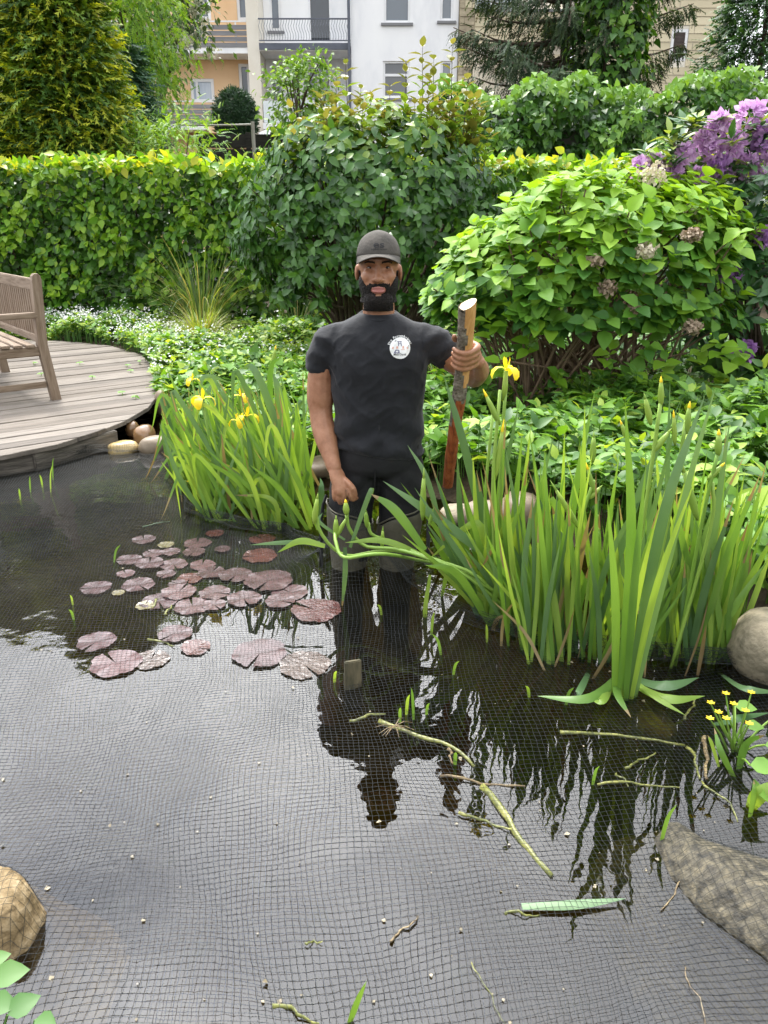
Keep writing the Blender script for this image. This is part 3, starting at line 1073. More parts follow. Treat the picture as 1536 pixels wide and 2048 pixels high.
# clipped yew
ty = thing('clipped_yew', (xat(470, 240, 22), 22.0, .1), 'clipped egg shaped dark yew above the board fence', 'topiary')
cx, cz = at(471, 240, 22).x, at(471, 236, 22).z
MB().tube([(cx, 22, .05), (cx, 22, cz)], [.10, .07], 8).build('trunk', m_bark, ty)
n = 5200
u = nz(rng.normal(0, 1, (n, 3)))
pos = np.array([cx, 22, cz]) + u * np.array([.50, .5, .62]) * (1 - np.abs(rng.normal(0, .06, (n, 1))))
foliage(ty, frond(.22, .2), pos, nz(u * .6 + rnd(n, .5)), nz(u + rnd(n, .4)), rng.uniform(.10, .17, n), rng.choice(2, n), m_box, name='crown')

# spruce with drooping twigs, ivy climbing up its stem
m_spr = [leafmat('spruce_deep', (0.016, 0.036, 0.016), (0.035, 0.065, 0.028), .12, .7, spec=.2), leafmat('spruce_mid', (0.035, 0.065, 0.028), (0.075, 0.115, 0.05), .15, .7, spec=.2),
         leafmat('spruce_cone_brown', (0.07, 0.06, 0.04), (0.12, 0.10, 0.07), .1, .7)]
SX, SY = at(1130, 100, 19.0).x, 19.0
sp = thing('spruce_tree', (SX, SY, .1), 'tall grey green spruce with drooping boughs above the ivy', 'tree')
mb, pts = trunk(sp, (SX, SY, .05), (SX, SY, 8.8), .24, .03, bend=.08)
P, D, N_, S_, MI = [], [], [], [], []
boughs = []
for k in range(64):
    z = 2.6 + 6.0 * (k / 64.0) ** .95
    L = (2.2 if z < 5.8 else 2.2 - (z - 5.8) * .58) * random.uniform(.72, 1.08)
    if k < 10:
        L *= .6
    an = k * 2.399 + random.uniform(-.3, .3)
    boughs.append((z, L, an))
boughs += [(5.1, 2.45, math.pi + .1), (4.9, 2.7, .12), (5.6, 2.7, .05), (6.0, 2.0, math.pi - .15), (4.5, 2.3, .2), (4.7, 2.3, math.pi + .25)]
for z, L, an in boughs:
    s = Vector((SX, SY, z))
    o_ = Vector((math.cos(an), math.sin(an), 0))
    bp_ = [s + o_ * (L * f) + Vector((0, 0, -.30 * L * f * .6 + .42 * L * f ** 2.4 * .6)) for f in (0, .25, .5, .75, 1)]
    mb.tube(bp_, [.05, .04, .03, .02, .008], 5)
    m = int(100 * L)
    for q_ in range(m):
        f = random.uniform(.12, 1) ** .8
        kq = min(int(f * 4), 3)
        p = bp_[kq].lerp(bp_[kq + 1], f * 4 - kq)
        side = Vector((-o_.y, o_.x, 0)) * random.choice((-1, 1))
        P.append(p + side * random.uniform(0, .42) * (1.12 - f) + Vector((0, 0, random.uniform(-.42, .07) * (1.15 - f * .7))))
        D.append(o_ * random.uniform(.2, .9) + side * random.uniform(0, .6) + Vector((0, 0, random.uniform(-1.2, .15))))
        N_.append(Vector((0, 0, 1)) + o_ * .4 + Vector((random.gauss(0, .4), random.gauss(0, .4), 0)))
        S_.append(random.uniform(.16, .32))
        MI.append(random.choices((0, 1, 2), (.42, .5, .08))[0])
mb.build('trunk', m_bark, sp, smooth=True)
foliage(sp, frond(.17, .25), np.array([tuple(p) for p in P]), np.array([tuple(p) for p in D]), np.array([tuple(p) for p in N_]), np.array(S_), np.array(MI), m_spr, name='crown')
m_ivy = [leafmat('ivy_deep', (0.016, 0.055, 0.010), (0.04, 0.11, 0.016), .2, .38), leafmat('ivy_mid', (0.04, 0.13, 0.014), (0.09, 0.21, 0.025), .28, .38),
         leafmat('ivy_bright', (0.11, 0.26, 0.02), (0.20, 0.36, 0.05), .35, .4)]
ivt = thing('climbing_ivy', (SX + .3, SY - .3, .1), 'bright ivy climbing the upper stem of the spruce', 'ivy')
n = 3200
z = rng.uniform(3.6, 8.2, n)
an = rng.uniform(0, 6.28, n)
r = (.75 + .35 * wave(an * 2, z * 1.6, 4)) * (1 - np.abs(rng.normal(0, .18, n)))
pos = np.stack([SX + .75 + r * 1.05 * np.cos(an), SY - .95 + r * np.sin(an), z], -1)
o_ = np.stack([np.cos(an), np.sin(an), 0 * an], -1)
foliage(ivt, ivy_leaf(), pos, nz(o_ * .5 + np.array([0, 0, -.8]) + rnd(n, .4)), nz(o_ + np.array([0, 0, .5]) + rnd(n, .3)), rng.uniform(.11, .2, n),
        rng.choice(3, n, p=[.25, .45, .3]), m_ivy, name='crown')
MB().tube([(SX + .75, SY - .95, .05), (SX + .6, SY - .95, 3), (SX + .75, SY - .95, 8)], [.05, .04, .01], 6).build('stem', m_bark, ivt)

# ivy grown wall
IY = 14.0
iv = thing('ivy_wall', (5, IY, .1), 'high garden wall buried in bumpy green ivy', 'ivy')
m_wallcore = surf('old_wall', [(0.3, (0.03, 0.03, 0.022)), (0.7, (0.06, 0.055, 0.04))], scale=3, rough=0.9, coord='World')
MB().box((.95, IY + .55, .02), (10.5, IY + .85, 3.1)).build('wall', m_wallcore, iv)


def ivy_top(x):
    return 3.45 + .28 * wave(x * 1.1, x * .3, 2) + .25 * np.exp(-((x - 2.4) / .5) ** 2) + .15 * np.clip((x - 4) / 3, 0, 1)


n = 19000
x = rng.uniform(.95, 10.2, n)
zf = rng.uniform(0, 1, n) ** .8
top = ivy_top(x)
z = .4 + zf * (top - .4)
lump = .30 * wave(x * 1.5, z * 1.9, 1) + .16 * wave(x * 4.1, z * 4.6, 5)
y = IY + .15 - lump + np.abs(rng.normal(0, .16, n)) + .45 * np.clip((z - top + .5) / .5, 0, 1) ** 2
tp = rng.random(n) < .14
z = np.where(tp, top - np.abs(rng.normal(0, .12, n)) + .1, z)
y = np.where(tp, IY + rng.uniform(.1, 1.1, n), y)
pos = np.stack([x, y, z], -1)
d = nz(np.array([0, -.45, -.75]) + rnd(n, .42))
nn = nz(np.array([0, -.75, .65]) + rnd(n, .32))
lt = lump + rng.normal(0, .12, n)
mi = np.where(lt > .22, 2, np.where(lt > -.08, 1, 0))  # bulges lighter, hollows darker: relief shading put into the leaf colour
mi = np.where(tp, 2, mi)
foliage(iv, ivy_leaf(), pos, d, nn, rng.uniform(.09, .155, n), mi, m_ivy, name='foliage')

# ------------------------------------------------------------------ clipped hedge
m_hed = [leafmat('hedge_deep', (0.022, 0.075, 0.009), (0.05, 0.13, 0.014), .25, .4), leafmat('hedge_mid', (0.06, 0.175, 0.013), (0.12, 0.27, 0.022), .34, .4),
         leafmat('hedge_light', (0.16, 0.33, 0.018), (0.27, 0.43, 0.035), .40, .42), leafmat('hedge_top_sunlit', (0.26, 0.36, 0.02), (0.48, 0.48, 0.045), .42, .45)]
HY = 10.25
hedge = thing('hornbeam_hedge', (-2, HY + .4, .1), 'clipped green hornbeam hedge, its top leaves painted sunlit yellow', 'hedge')
stems = MB()
for k in range(46):
    x = -7.2 + k * .26
    pts = [(x + random.uniform(-.05, .05), HY + .45 + random.uniform(-.1, .1), .02)]
    for j in range(1, 5):
        pts.append((x + random.uniform(-.15, .15), HY + .45 + random.uniform(-.2, .2), .02 + j * .47))
    stems.tube(pts, [.03, .026, .02, .014, .006], 5)
stems.build('stems', m_bark, hedge, kind='stuff')
n = 20500
x = rng.uniform(-7.2, 4.7, n)
z = rng.uniform(.05, 2.06, n)
lump = .12 * wave(x * 3.0, z * 3.6, 2) + .07 * wave(x * 7, z * 8, 6)
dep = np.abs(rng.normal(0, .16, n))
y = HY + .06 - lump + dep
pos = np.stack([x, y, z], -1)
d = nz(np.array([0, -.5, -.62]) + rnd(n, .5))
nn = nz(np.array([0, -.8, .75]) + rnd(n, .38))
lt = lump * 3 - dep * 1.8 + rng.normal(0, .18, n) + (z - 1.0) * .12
mi = np.where(lt > .12, 2, np.where(lt > -.2, 1, 0))  # leaf tone by depth: shade inside the hedge put into the colour
size = rng.uniform(.068, .135, n)
nq = 5200
xq, zq = rng.uniform(-7.2, 4.7, nq), rng.uniform(.05, 2.0, nq)
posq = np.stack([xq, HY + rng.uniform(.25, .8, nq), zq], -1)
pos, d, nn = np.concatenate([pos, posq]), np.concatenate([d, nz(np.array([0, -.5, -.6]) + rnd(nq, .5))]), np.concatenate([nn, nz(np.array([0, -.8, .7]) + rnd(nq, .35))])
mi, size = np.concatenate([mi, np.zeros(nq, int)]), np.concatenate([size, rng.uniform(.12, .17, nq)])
x, y = np.concatenate([x, xq]), np.concatenate([y, posq[:, 1]])
m2 = 4600
x2_ = rng.uniform(-7.2, 4.7, m2)
zt_ = 2.03 + .05 * wave(x2_ * 2.4, x2_, 3) + np.abs(rng.normal(0, .06, m2))
pos2 = np.stack([x2_, HY + rng.uniform(-.06, .95, m2), zt_], -1)
d2 = nz(rnd(m2, .7) + np.array([0, -.35, .25]))
n2_ = nz(np.array([0, -.3, 1]) + rnd(m2, .5))
mi2 = rng.choice([1, 2, 3], m2, p=[.22, .48, .3])  # light from above painted in: yellower, lighter leaf colours on top
allp = np.concatenate([pos, pos2])
score = np.concatenate([y + np.where((x > -5.4) & (x < -1.2), 0, 9), np.full(m2, 99.0)]) - np.concatenate([size, np.zeros(m2)]) * 4
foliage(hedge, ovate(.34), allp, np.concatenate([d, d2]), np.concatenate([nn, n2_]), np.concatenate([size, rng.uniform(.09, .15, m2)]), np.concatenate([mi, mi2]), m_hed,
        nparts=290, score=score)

# ------------------------------------------------------------------ middle shrub with drooping leaves and reddish young shoots
m_shr = [leafmat('shrub_deep', (0.018, 0.062, 0.012), (0.045, 0.12, 0.022), .22, .34), leafmat('shrub_mid', (0.045, 0.13, 0.022), (0.085, 0.19, 0.035), .25, .34),
         leafmat('shrub_fresh', (0.12, 0.23, 0.025), (0.22, 0.33, 0.05), .36, .38), leafmat('shrub_red_tip', (0.135, 0.155, 0.035), (0.25, 0.22, 0.06), .35, .4, tcol=(1.25, 1.2, .6))]
SHY = 8.2
sc_ = at(745, 430, SHY)
shrub = thing('photinia_shrub', (sc_.x, SHY, .1), 'large rounded shrub behind the person with reddish upright young shoots', 'shrub')
stems = MB()
cen = np.array([sc_.x, SHY, 1.38])
RAD = np.array([1.46, 1.05, 1.14])
nt = 980
u = nz(rng.normal(0, 1, (nt, 3)) * np.array([1, 1, .9]))
u = u[u[:, 2] > -.62]
u[:, 1] = np.where(rng.random(len(u)) < .55, -np.abs(u[:, 1]), u[:, 1])
rr = (1 + .13 * wave(u[:, 0] * 4.5, u[:, 2] * 4.5, 4) + .07 * wave(u[:, 0] * 9, u[:, 2] * 9, 8)) * rng.uniform(.70, 1.0, len(u)) ** .6
tips = cen + u * RAD * rr[:, None]
for k in range(60):
    e = Vector(tips[k])
    s = Vector((cen[0] + random.uniform(-.3, .3), SHY + random.uniform(-.25, .25), .05))
    stems.tube([s, s.lerp(e, .5) + Vector((0, 0, .2)), e], [.022, .014, .004], 5)
p, d, nn = rosettes(tips, nz(u * np.array([.8, .8, .4]) + np.array([0, 0, .25])), 9, 1.25, .35, .018)
d = nz(d + np.array([0, 0, -.55]))
hz = np.repeat(rr * u[:, 2], 9) + rng.normal(0, .2, len(p))
mi = np.where(hz > .75, 2, np.where(rng.random(len(p)) < .45, 0, 1))
size = rng.uniform(.085, .135, len(p))
# upright young shoots on top
sp_, sd_, sn_, sm_, ss_ = [], [], [], [], []
shoot_px = [(905, 80), (845, 85), (868, 110), (690, 120), (672, 150), (722, 170), (780, 165), (812, 120), (640, 190), (935, 150), (760, 200), (600, 240), (880, 190), (830, 200), (705, 215),
            (955, 215), (660, 235), (790, 225), (740, 180), (915, 185), (860, 150), (620, 270), (580, 300), (980, 260), (560, 350), (540, 400), (1000, 320)]
for (px, py) in shoot_px + [(random.uniform(580, 970), random.uniform(185, 300)) for _ in range(70)]:
    e = at(px, py, SHY + random.uniform(-.5, .35))
    s = Vector((e.x * .96 + cen[0] * .04, e.y, min(e.z - .35, 2.0)))
    stems.tube([s, s.lerp(e, .55) + Vector((random.uniform(-.02, .02), 0, 0)), e], [.007, .005, .002], 4)
    L = (e - s).length
    k = int(L / .07)
    for j in range(k + 1):
        f = (j + .5) / (k + 1)
        pt = s.lerp(e, f)
        for sd in (-1, 1):
            an = j * 1.57 + random.uniform(-.3, .3)
            o_ = Vector((math.cos(an) * sd, math.sin(an) * sd, random.uniform(.25, .95)))
            sp_.append(tuple(pt)); sd_.append(tuple(o_)); sn_.append((-o_.x * .6, -o_.y * .6, 1))
            sm_.append(3 if (f > .72 or random.random() < .15) else 2)
            ss_.append(random.uniform(.12, .18) * (1.1 - .35 * f))
stems.build('stems', m_bark, shrub, kind='stuff')
P = np.concatenate([p, np.array(sp_)]); D = np.concatenate([d, np.array(sd_)]); N_ = np.concatenate([nn, np.array(sn_)])
S_ = np.concatenate([size, np.array(ss_)]); MI = np.concatenate([mi, np.array(sm_)])
foliage(shrub, ovate(.26, .06, .14), P, D, N_, S_, MI, m_shr, nparts=290, score=P[:, 1] - S_ * 5)

# ------------------------------------------------------------------ hydrangea
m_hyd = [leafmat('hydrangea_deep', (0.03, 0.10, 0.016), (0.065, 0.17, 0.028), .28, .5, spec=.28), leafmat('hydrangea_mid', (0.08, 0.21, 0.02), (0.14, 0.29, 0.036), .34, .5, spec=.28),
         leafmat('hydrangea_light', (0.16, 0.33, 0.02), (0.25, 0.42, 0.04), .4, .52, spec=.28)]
HYY = 5.75
hc = at(1165, 560, HYY)
hyd = thing('hydrangea_bush', (hc.x, HYY + .1, .1), 'broad light green hydrangea bush on bare brown stems with dried flower heads', 'bush')
cen = np.array([hc.x, HYY, 1.02])
RAD = np.array([1.16, .85, .70])
nt = 760
u = nz(rng.normal(0, 1, (nt, 3)))
u[:, 1] = np.where(rng.random(nt) < .6, -np.abs(u[:, 1]), u[:, 1])
u = u[(u[:, 2] > -.32)]
rr = (1 + .10 * wave(u[:, 0] * 4, u[:, 2] * 4, 9)) * rng.uniform(.72, 1.0, len(u)) ** .5
tips = cen + u * RAD * rr[:, None]
tips[:, 2] += .16 * np.clip((tips[:, 0] - hc.x + .3) / 1.2, -1, 1) * (u[:, 2] > 0)
extra = [(1340, 640), (1300, 690), (1330, 720), (1060, 680), (1290, 590), (1220, 700), (1490, 700), (1440, 680), (1400, 700), (1105, 640), (980, 640), (930, 690), (1440, 745), (1465, 720),
         (1360, 560), (1400, 600), (1120, 745), (1270, 745), (1000, 720), (1045, 610), (1180, 640), (1400, 560), (1480, 460), (1460, 520)]
ex = np.array([tuple(at(px, py, HYY - .72 + random.uniform(0, .2))) for px, py in extra])
tips = np.concatenate([tips, ex])
u = np.concatenate([u, nz(np.array([[0, -.6, .5]]) + rnd(len(ex), .3))])
st = MB()
for k in range(150):
    e = Vector(tips[random.randrange(len(tips))])
    s = Vector((hc.x + random.uniform(-.55, .55), HYY + random.uniform(-.35, .3), .04))
    st.tube([s, s.lerp(e, .5) + Vector((0, 0, .12)), e], [.011, .008, .005], 5)
st.build('stems', m_twig, hyd, kind='stuff')
p, d, nn = rosettes(tips, nz(u * .55 + np.array([0, -.12, .75])), 7, 1.15, .28, .022)
d = nz(d + np.array([0, 0, -.12]))
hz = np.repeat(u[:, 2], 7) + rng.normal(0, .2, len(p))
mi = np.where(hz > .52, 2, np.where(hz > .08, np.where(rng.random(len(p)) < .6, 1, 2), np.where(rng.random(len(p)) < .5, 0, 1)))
S_ = rng.uniform(.070, .145, len(p))
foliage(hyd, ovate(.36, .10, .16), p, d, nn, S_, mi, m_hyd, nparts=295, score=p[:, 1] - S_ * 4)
m_dry = [leafmat('dried_cream_petal', (0.42, 0.36, 0.25), (0.62, 0.56, 0.43), .25, .8, tcol=(1, .95, .8)), leafmat('dried_brown_petal', (0.20, 0.14, 0.09), (0.36, 0.28, 0.20), .2, .8, tcol=(1, .9, .7))]
for (px, py, r, k) in [(1305, 352, .10, 0), (1390, 420, .085, 0), (1292, 502, .062, 0), (1195, 522, .05, 1), (1383, 470, .05, 1), (1215, 575, .05, 1), (1265, 622, .04, 1), (1385, 655, .055, 1)]:
    c = at(px, py, HYY - (.35 if py < 440 else .80))
    n = 150
    uu = nz(rng.normal(0, 1, (n, 3)))
    V, F, reps = leaf_arrays(simple_leaf(.42, .1, .15), np.array(c) + uu * np.array([r, r, r * .72]) * rng.uniform(.55, 1, (n, 1)), nz(rnd(n) + uu * .4), nz(uu + rnd(n, .4)), rng.uniform(.022, .038, n))
    o = link('dried_flower_head', mesh_np('dried_flower_head', V, F, [m_dry[k]]), hyd)

# ------------------------------------------------------------------ rhododendron
m_rho = [leafmat('rhodo_deep', (0.012, 0.045, 0.014), (0.03, 0.08, 0.022), .12, .32), leafmat('rhodo_mid', (0.035, 0.10, 0.028), (0.06, 0.15, 0.04), .16, .34),
         leafmat('rhodo_fresh', (0.18, 0.26, 0.05), (0.28, 0.36, 0.08), .3, .4)]
m_pet = [leafmat('lilac_petal', (0.60, 0.34, 0.64), (0.78, 0.54, 0.79), .35, .55, scale=14, tcol=(1, .9, 1)), leafmat('violet_petal', (0.36, 0.17, 0.45), (0.52, 0.29, 0.60), .3, .55, scale=14, tcol=(1, .9, 1))]
RY_ = 6.1
rc = at(1500, 480, RY_)
rho = thing('rhododendron', (rc.x + .3, RY_ + .2, .1), 'dark leaved rhododendron in lilac bloom beside the hydrangea', 'shrub')
cen = np.array([rc.x + .35, RY_ + .2, 1.15])
RAD = np.array([1.15, .95, 1.05])
nt = 330
u = nz(rng.normal(0, 1, (nt, 3)))
u[:, 1] = np.where(rng.random(nt) < .6, -np.abs(u[:, 1]), u[:, 1])
rr = (1 + .12 * wave(u[:, 0] * 4, u[:, 2] * 4, 11)) * rng.uniform(.72, 1.0, nt) ** .5
tips = cen + u * RAD * rr[:, None]
top_px = [(random.uniform(1300, 1536), random.uniform(235, 420)) for _ in range(42)] + [(1390, 240), (1340, 265), (1440, 235), (1345, 320), (1290, 300), (1320, 350), (1400, 330), (1470, 330), (1500, 400), (1390, 390)]
ex = np.array([tuple(at(px, py, RY_ - .2 + random.uniform(-.2, .3))) for px, py in top_px])
tips = np.concatenate([tips, ex])
u = np.concatenate([u, nz(np.array([[-.1, -.3, .9]]) + rnd(len(ex), .2))])
st = MB()
for k in range(60):
    e = Vector(tips[random.randrange(len(tips))])
    s = Vector((cen[0] + random.uniform(-.3, .3), RY_ + .2 + random.uniform(-.2, .2), .04))
    st.tube([s, s.lerp(e, .5) + Vector((0, 0, .1)), e], [.02, .014, .006], 5)
st.build('stems', m_bark, rho, kind='stuff')
p, d, nn = rosettes(tips, nz(u * .7 + np.array([0, 0, .5])), 10, 1.25, .25, .006)
hz = np.repeat(u[:, 2], 10) + rng.normal(0, .2, len(p))
mi = np.where(hz > .85, np.where(rng.random(len(p)) < .45, 2, 1), np.where(rng.random(len(p)) < .5, 0, 1))
mi[-520:] = rng.choice([1, 2], 520, p=[.55, .45])
S_ = rng.uniform(.10, .16, len(p))
foliage(rho, ovate(.165, .03, .10, .40), p, d, nn, S_, mi, m_rho, nparts=260, score=p[:, 1] - S_ * 3 + np.where(p[:, 0] > 3.3, 5, 0))
ft_px = [(1500, 232, .115, 0), (1440, 250, .085, 0), (1530, 275, .10, 1), (1470, 290, .095, 0), (1425, 300, .08, 0), (1535, 330, .10, 0), (1490, 335, .11, 0), (1440, 335, .08, 1), (1370, 310, .07, 0), (1345, 345, .06, 0),
         (1395, 355, .06, 0), (1285, 335, .07, 0), (1310, 330, .06, 0), (1525, 475, .07, 1), (1462, 503, .045, 1), (1490, 705, .085, 1), (1470, 545, .03, 1), (1450, 548, .026, 1), (1280, 345, .05, 0), (1410, 275, .05, 0)]
for (px, py, r, k) in ft_px:
    c = at(px, py, RY_ - (.25 if py < 400 else .55))
    n = 110
    uu = nz(rng.normal(0, 1, (n, 3)) + np.array([0, -.25, .35]))
    r *= .92
    V, F, reps = leaf_arrays(ovate(.42, .10, .12), np.array(c) + uu * r * rng.uniform(.45, .8, (n, 1)), nz(uu + rnd(n, .5)), nz(uu + rnd(n, .6)), rng.uniform(.035, .06, n))
    link('flower_truss', mesh_np('flower_truss', V, F, [m_pet[k]], smooth=True), rho)

# ------------------------------------------------------------------ ground cover
m_gc = [leafmat('herb_deep', (0.03, 0.10, 0.012), (0.07, 0.17, 0.02), .3, .5), leafmat('herb_mid', (0.09, 0.23, 0.02), (0.16, 0.32, 0.035), .38, .5), leafmat('herb_yellow', (0.22, 0.36, 0.03), (0.34, 0.46, 0.06), .4, .5)]
m_wfl = leafmat('white_petal', (0.66, 0.68, 0.64), (0.80, 0.80, 0.78), .3, .6, tcol=(1, 1, 1))


def cover(name, poly, n, h0, h1, lsize, probs, label, tmpl, lump=.6, seed=1, avoid_pond=True, cat='ground cover', per=5):
    """low leafy cover: leaf whorls on short stems"""
    P_ = np.array(poly)
    x = rng.uniform(P_[:, 0].min(), P_[:, 0].max(), n * 3)
    y = rng.uniform(P_[:, 1].min(), P_[:, 1].max(), n * 3)
    k = inside_poly(x, y, poly)
    if avoid_pond:
        k &= ~(inside_poly(x, y, POND) & (poly_dist(x, y, POND) > .12))
    x, y = x[k][:n], y[k][:n]
    n = len(x)
    h = np.clip(h0 + (h1 - h0) * (.5 + lump * wave(x * 1.6, y * 1.6, seed) + rng.normal(0, .2, n)), .02, None)
    base = np.maximum(ground_h(x, y), 0)
    tips = np.stack([x, y, base + h], -1)
    ax = nz(np.array([0, -.1, 1]) + rnd(n, .25))
    p, d, nn = rosettes(tips, ax, per, 1.25, .3, .012)
    mi = rng.choice(3, len(p), p=probs)
    V, F, reps = leaf_arrays(tmpl, p, d, nn, lsize * rng.uniform(.65, 1.3, len(p)))
    mm = np.concatenate([np.repeat(mi, r) for r in reps])
    # stems as thin upright slivers
    sv = np.stack([np.stack([x - .003, y, base], -1), np.stack([x + .003, y, base], -1), tips + np.array([.002, 0, -.003]), tips - np.array([.002, 0, .003])], 1).reshape(-1, 3)
    sf = (np.arange(n) * 4)[:, None] + np.arange(4)[None] + len(V)
    tri = [f for f in F if f.shape[1] == 3]
    quad = [f for f in F if f.shape[1] == 4]
    o = link(name, mesh_np(name, np.concatenate([V, sv]), F + [sf], m_gc, np.concatenate([mm, np.zeros(n, int)]), smooth=True))
    o['kind'] = 'stuff'
    tag(o, label, cat)
    return tips


tw = cover('flowering_ground_cover', [(-4.9, 9.35), (-4.0, 9.15), (-3.1, 8.75), (-2.55, 8.05), (-2.15, 7.2), (-1.9, 6.4), (-1.5, 6.2), (-.6, 6.6), (-.3, 8.0), (-1.2, 9.6), (-2.5, 10.2), (-5.2, 10.25)], 2900, .06, .24, .07,
           [.15, .45, .40], 'white flowered ground cover between the deck and the hedge', simple_leaf(.34, .05, .1), seed=3)
sel = tw[rng.random(len(tw)) < np.clip(.20 - .28 * (tw[:, 0] + 2.4) / 2, .03, .34)]
pos = np.repeat(sel, 9, 0) + rng.normal(0, .03, (len(sel) * 9, 3)) + np.array([0, -.01, .06])
V, F, reps = leaf_arrays(simple_leaf(.45, 0, 0), pos, nz(rnd(len(pos)) * np.array([1, 1, .5])), nz(np.array([0, -.4, 1]) + rnd(len(pos), .4)), rng.uniform(.016, .028, len(pos)))
o = link('white_blossom', mesh_np('white_blossom', V, F, [m_wfl]), kind='stuff')
tag(o, 'tiny white blossoms over the ground cover by the deck', 'flowers')
cover('creeping_ground_cover', [(-1.95, 6.3), (-1.66, 5.85), (-1.5, 5.55), (-1.2, 5.0), (-.9, 4.65), (-.3, 4.35), (.1, 4.1), (.5, 4.2), (.4, 6.2), (-.6, 6.8), (-1.5, 6.9)], 1500, .04, .20, .07, [.36, .46, .18],
      'low green creeping leaves on the bank behind the leaning irises', ivy_leaf(), seed=5)
pd = (ovate(.24, .05, .18))
cover('leafy_ground_cover', [(.15, 4.15), (.55, 3.85), (.85, 3.45), (1.1, 3.05), (1.5, 2.75), (1.9, 3.0), (3.6, 4.6), (3.6, 6.0), (2.2, 5.6), (.3, 5.6)], 2300, .05, .33, .095, [.42, .48, .10],
      'dense leafy herbs between the hydrangea and the irises', pd, seed=7)
cover('bank_herbs', [(1.30, 2.62), (1.56, 2.1), (1.5, 1.65), (1.85, 1.4), (2.6, 2.2), (2.9, 3.6), (1.9, 3.3)], 620, .14, .52, .10, [.42, .48, .10],
      'tall bank herbs with pointed leaves beside the round boulder', ovate(.3, .05, .15), seed=9)
cover('hedge_foot_cover', [(-.4, 6.8), (.5, 5.9), (1.2, 6.3), (1.0, 9.8), (-1.2, 9.8)], 500, .05, .22, .08, [.6, .35, .05],
      'shaded green leaves under the large shrub', ivy_leaf(), seed=12)
cover('added_dark_leaves', [(.9, 6.4), (4.2, 6.0), (4.6, 9.9), (.9, 9.9)], 700, .08, .30, .10, [.7, .3, 0], 'added dark leaves filling the gap behind the hydrangea', ivy_leaf(), seed=14)  # added dark cover: shade of the gap put into the leaf mix
# leaves at the near bank, low in the corner
m_near = leafmat('near_bank_leaf', (0.04, 0.125, 0.016), (0.08, 0.18, 0.03), .25, .5)
nb_ = thing('bank_weed', (-.80, .80, .08), 'pale green weed with toothed leaves on the near bank beside the small boulder', 'plant')
for (px, py, dx, dy, s) in [(-15, 1960, .9, .25, .085), (15, 2030, .7, .5, .075), (70, 2040, .9, -.3, .06), (-30, 1930, .9, .5, .06), (-30, 2010, .9, -.1, .08)]:
    c = gr(px, py, .16)
    bm_tm = ovate(.40, .08, .12)
    V, F, reps = leaf_arrays(bm_tm, np.array([tuple(c)]), np.array([[dx, dy, .15]]), np.array([[.1, -.2, 1]]), np.array([s * .72]))
    link('leaf', mesh_np('leaf', V, F, [m_near], smooth=True), nb_)
    MB().tube([(-.80 + random.uniform(-.02, .02), .78, .02), (c.x - .02, c.y - .02, .10), tuple(c)], [.004, .003, .002], 5).build('stem', m_near, nb_)

# seedlings on the deck
for k, (px, py) in enumerate([(68, 730), (83, 752), (160, 730), (185, 800 - 42), (255, 735), (262, 745), (280, 728), (272, 798), (245, 790)]):
    c = gr(px, py, DZ)
    V, F, reps = leaf_arrays(ivy_leaf(), np.repeat([[c.x, c.y, DZ + .025]], 3, 0), nz(rnd(3) * np.array([1, 1, .1])), np.array([[0, -.3, 1]] * 3), np.full(3, .042))
    sv = np.array([(c.x - .003, c.y, DZ - .002), (c.x + .003, c.y, DZ - .002), (c.x + .002, c.y, DZ + .028), (c.x - .002, c.y, DZ + .028)])
    o = link('deck_seedling', mesh_np('deck_seedling', np.concatenate([V, sv]), F + [np.arange(4)[None] + len(V)], [m_gc[1]]))
    tag(o, 'tiny green seedling growing between the deck planks', 'seedling', 'seedlings between the deck planks')

# ------------------------------------------------------------------ grasses
m_gra = [leafmat('reed_grass', (0.06, 0.12, 0.03), (0.14, 0.22, 0.06), .3, .45), leafmat('straw_grass', (0.25, 0.24, 0.09), (0.38, 0.34, 0.15), .3, .5), leafmat('sedge', (0.17, 0.27, 0.035), (0.32, 0.38, 0.07), .35, .45)]


def arch_grass(name, c, n, L0, L1, wid, mats, probs, label, spread=.9, droop=1.0, r0=.12):
    t_ = thing(name, tuple(c), label, 'grass')
    V, F, MI = [], [], []
    for k in range(n):
        an = random.uniform(0, 6.283)
        L = random.uniform(L0, L1)
        o_ = Vector((math.cos(an), math.sin(an), 0))
        b = Vector(c) + o_ * random.uniform(0, r0)
        sp = random.uniform(.1, spread)
        side = Vector((-o_.y, o_.x, 0))
        base = len(V)
        m = 6
        for j in range(m + 1):
            f = j / m
            p = b + o_ * (L * sp * f ** 1.5) + Vector((0, 0, L * (f - droop * .62 * sp * f ** 2.6)))
            p.z = max(p.z, .11)
            w = wid * (1 - f ** 2 * .9) * .5
            V += [tuple(p - side * w), tuple(p + side * w)]
        for j in range(m):
            F.append((base + 2 * j, base + 2 * j + 1, base + 2 * j + 3, base + 2 * j + 2))
        MI += [random.choices(range(len(mats)), probs)[0]] * m
    o = link('blades', mesh_np('blades', V, [np.array(F)], mats, MI, smooth=True), t_, kind='stuff')
    return t_


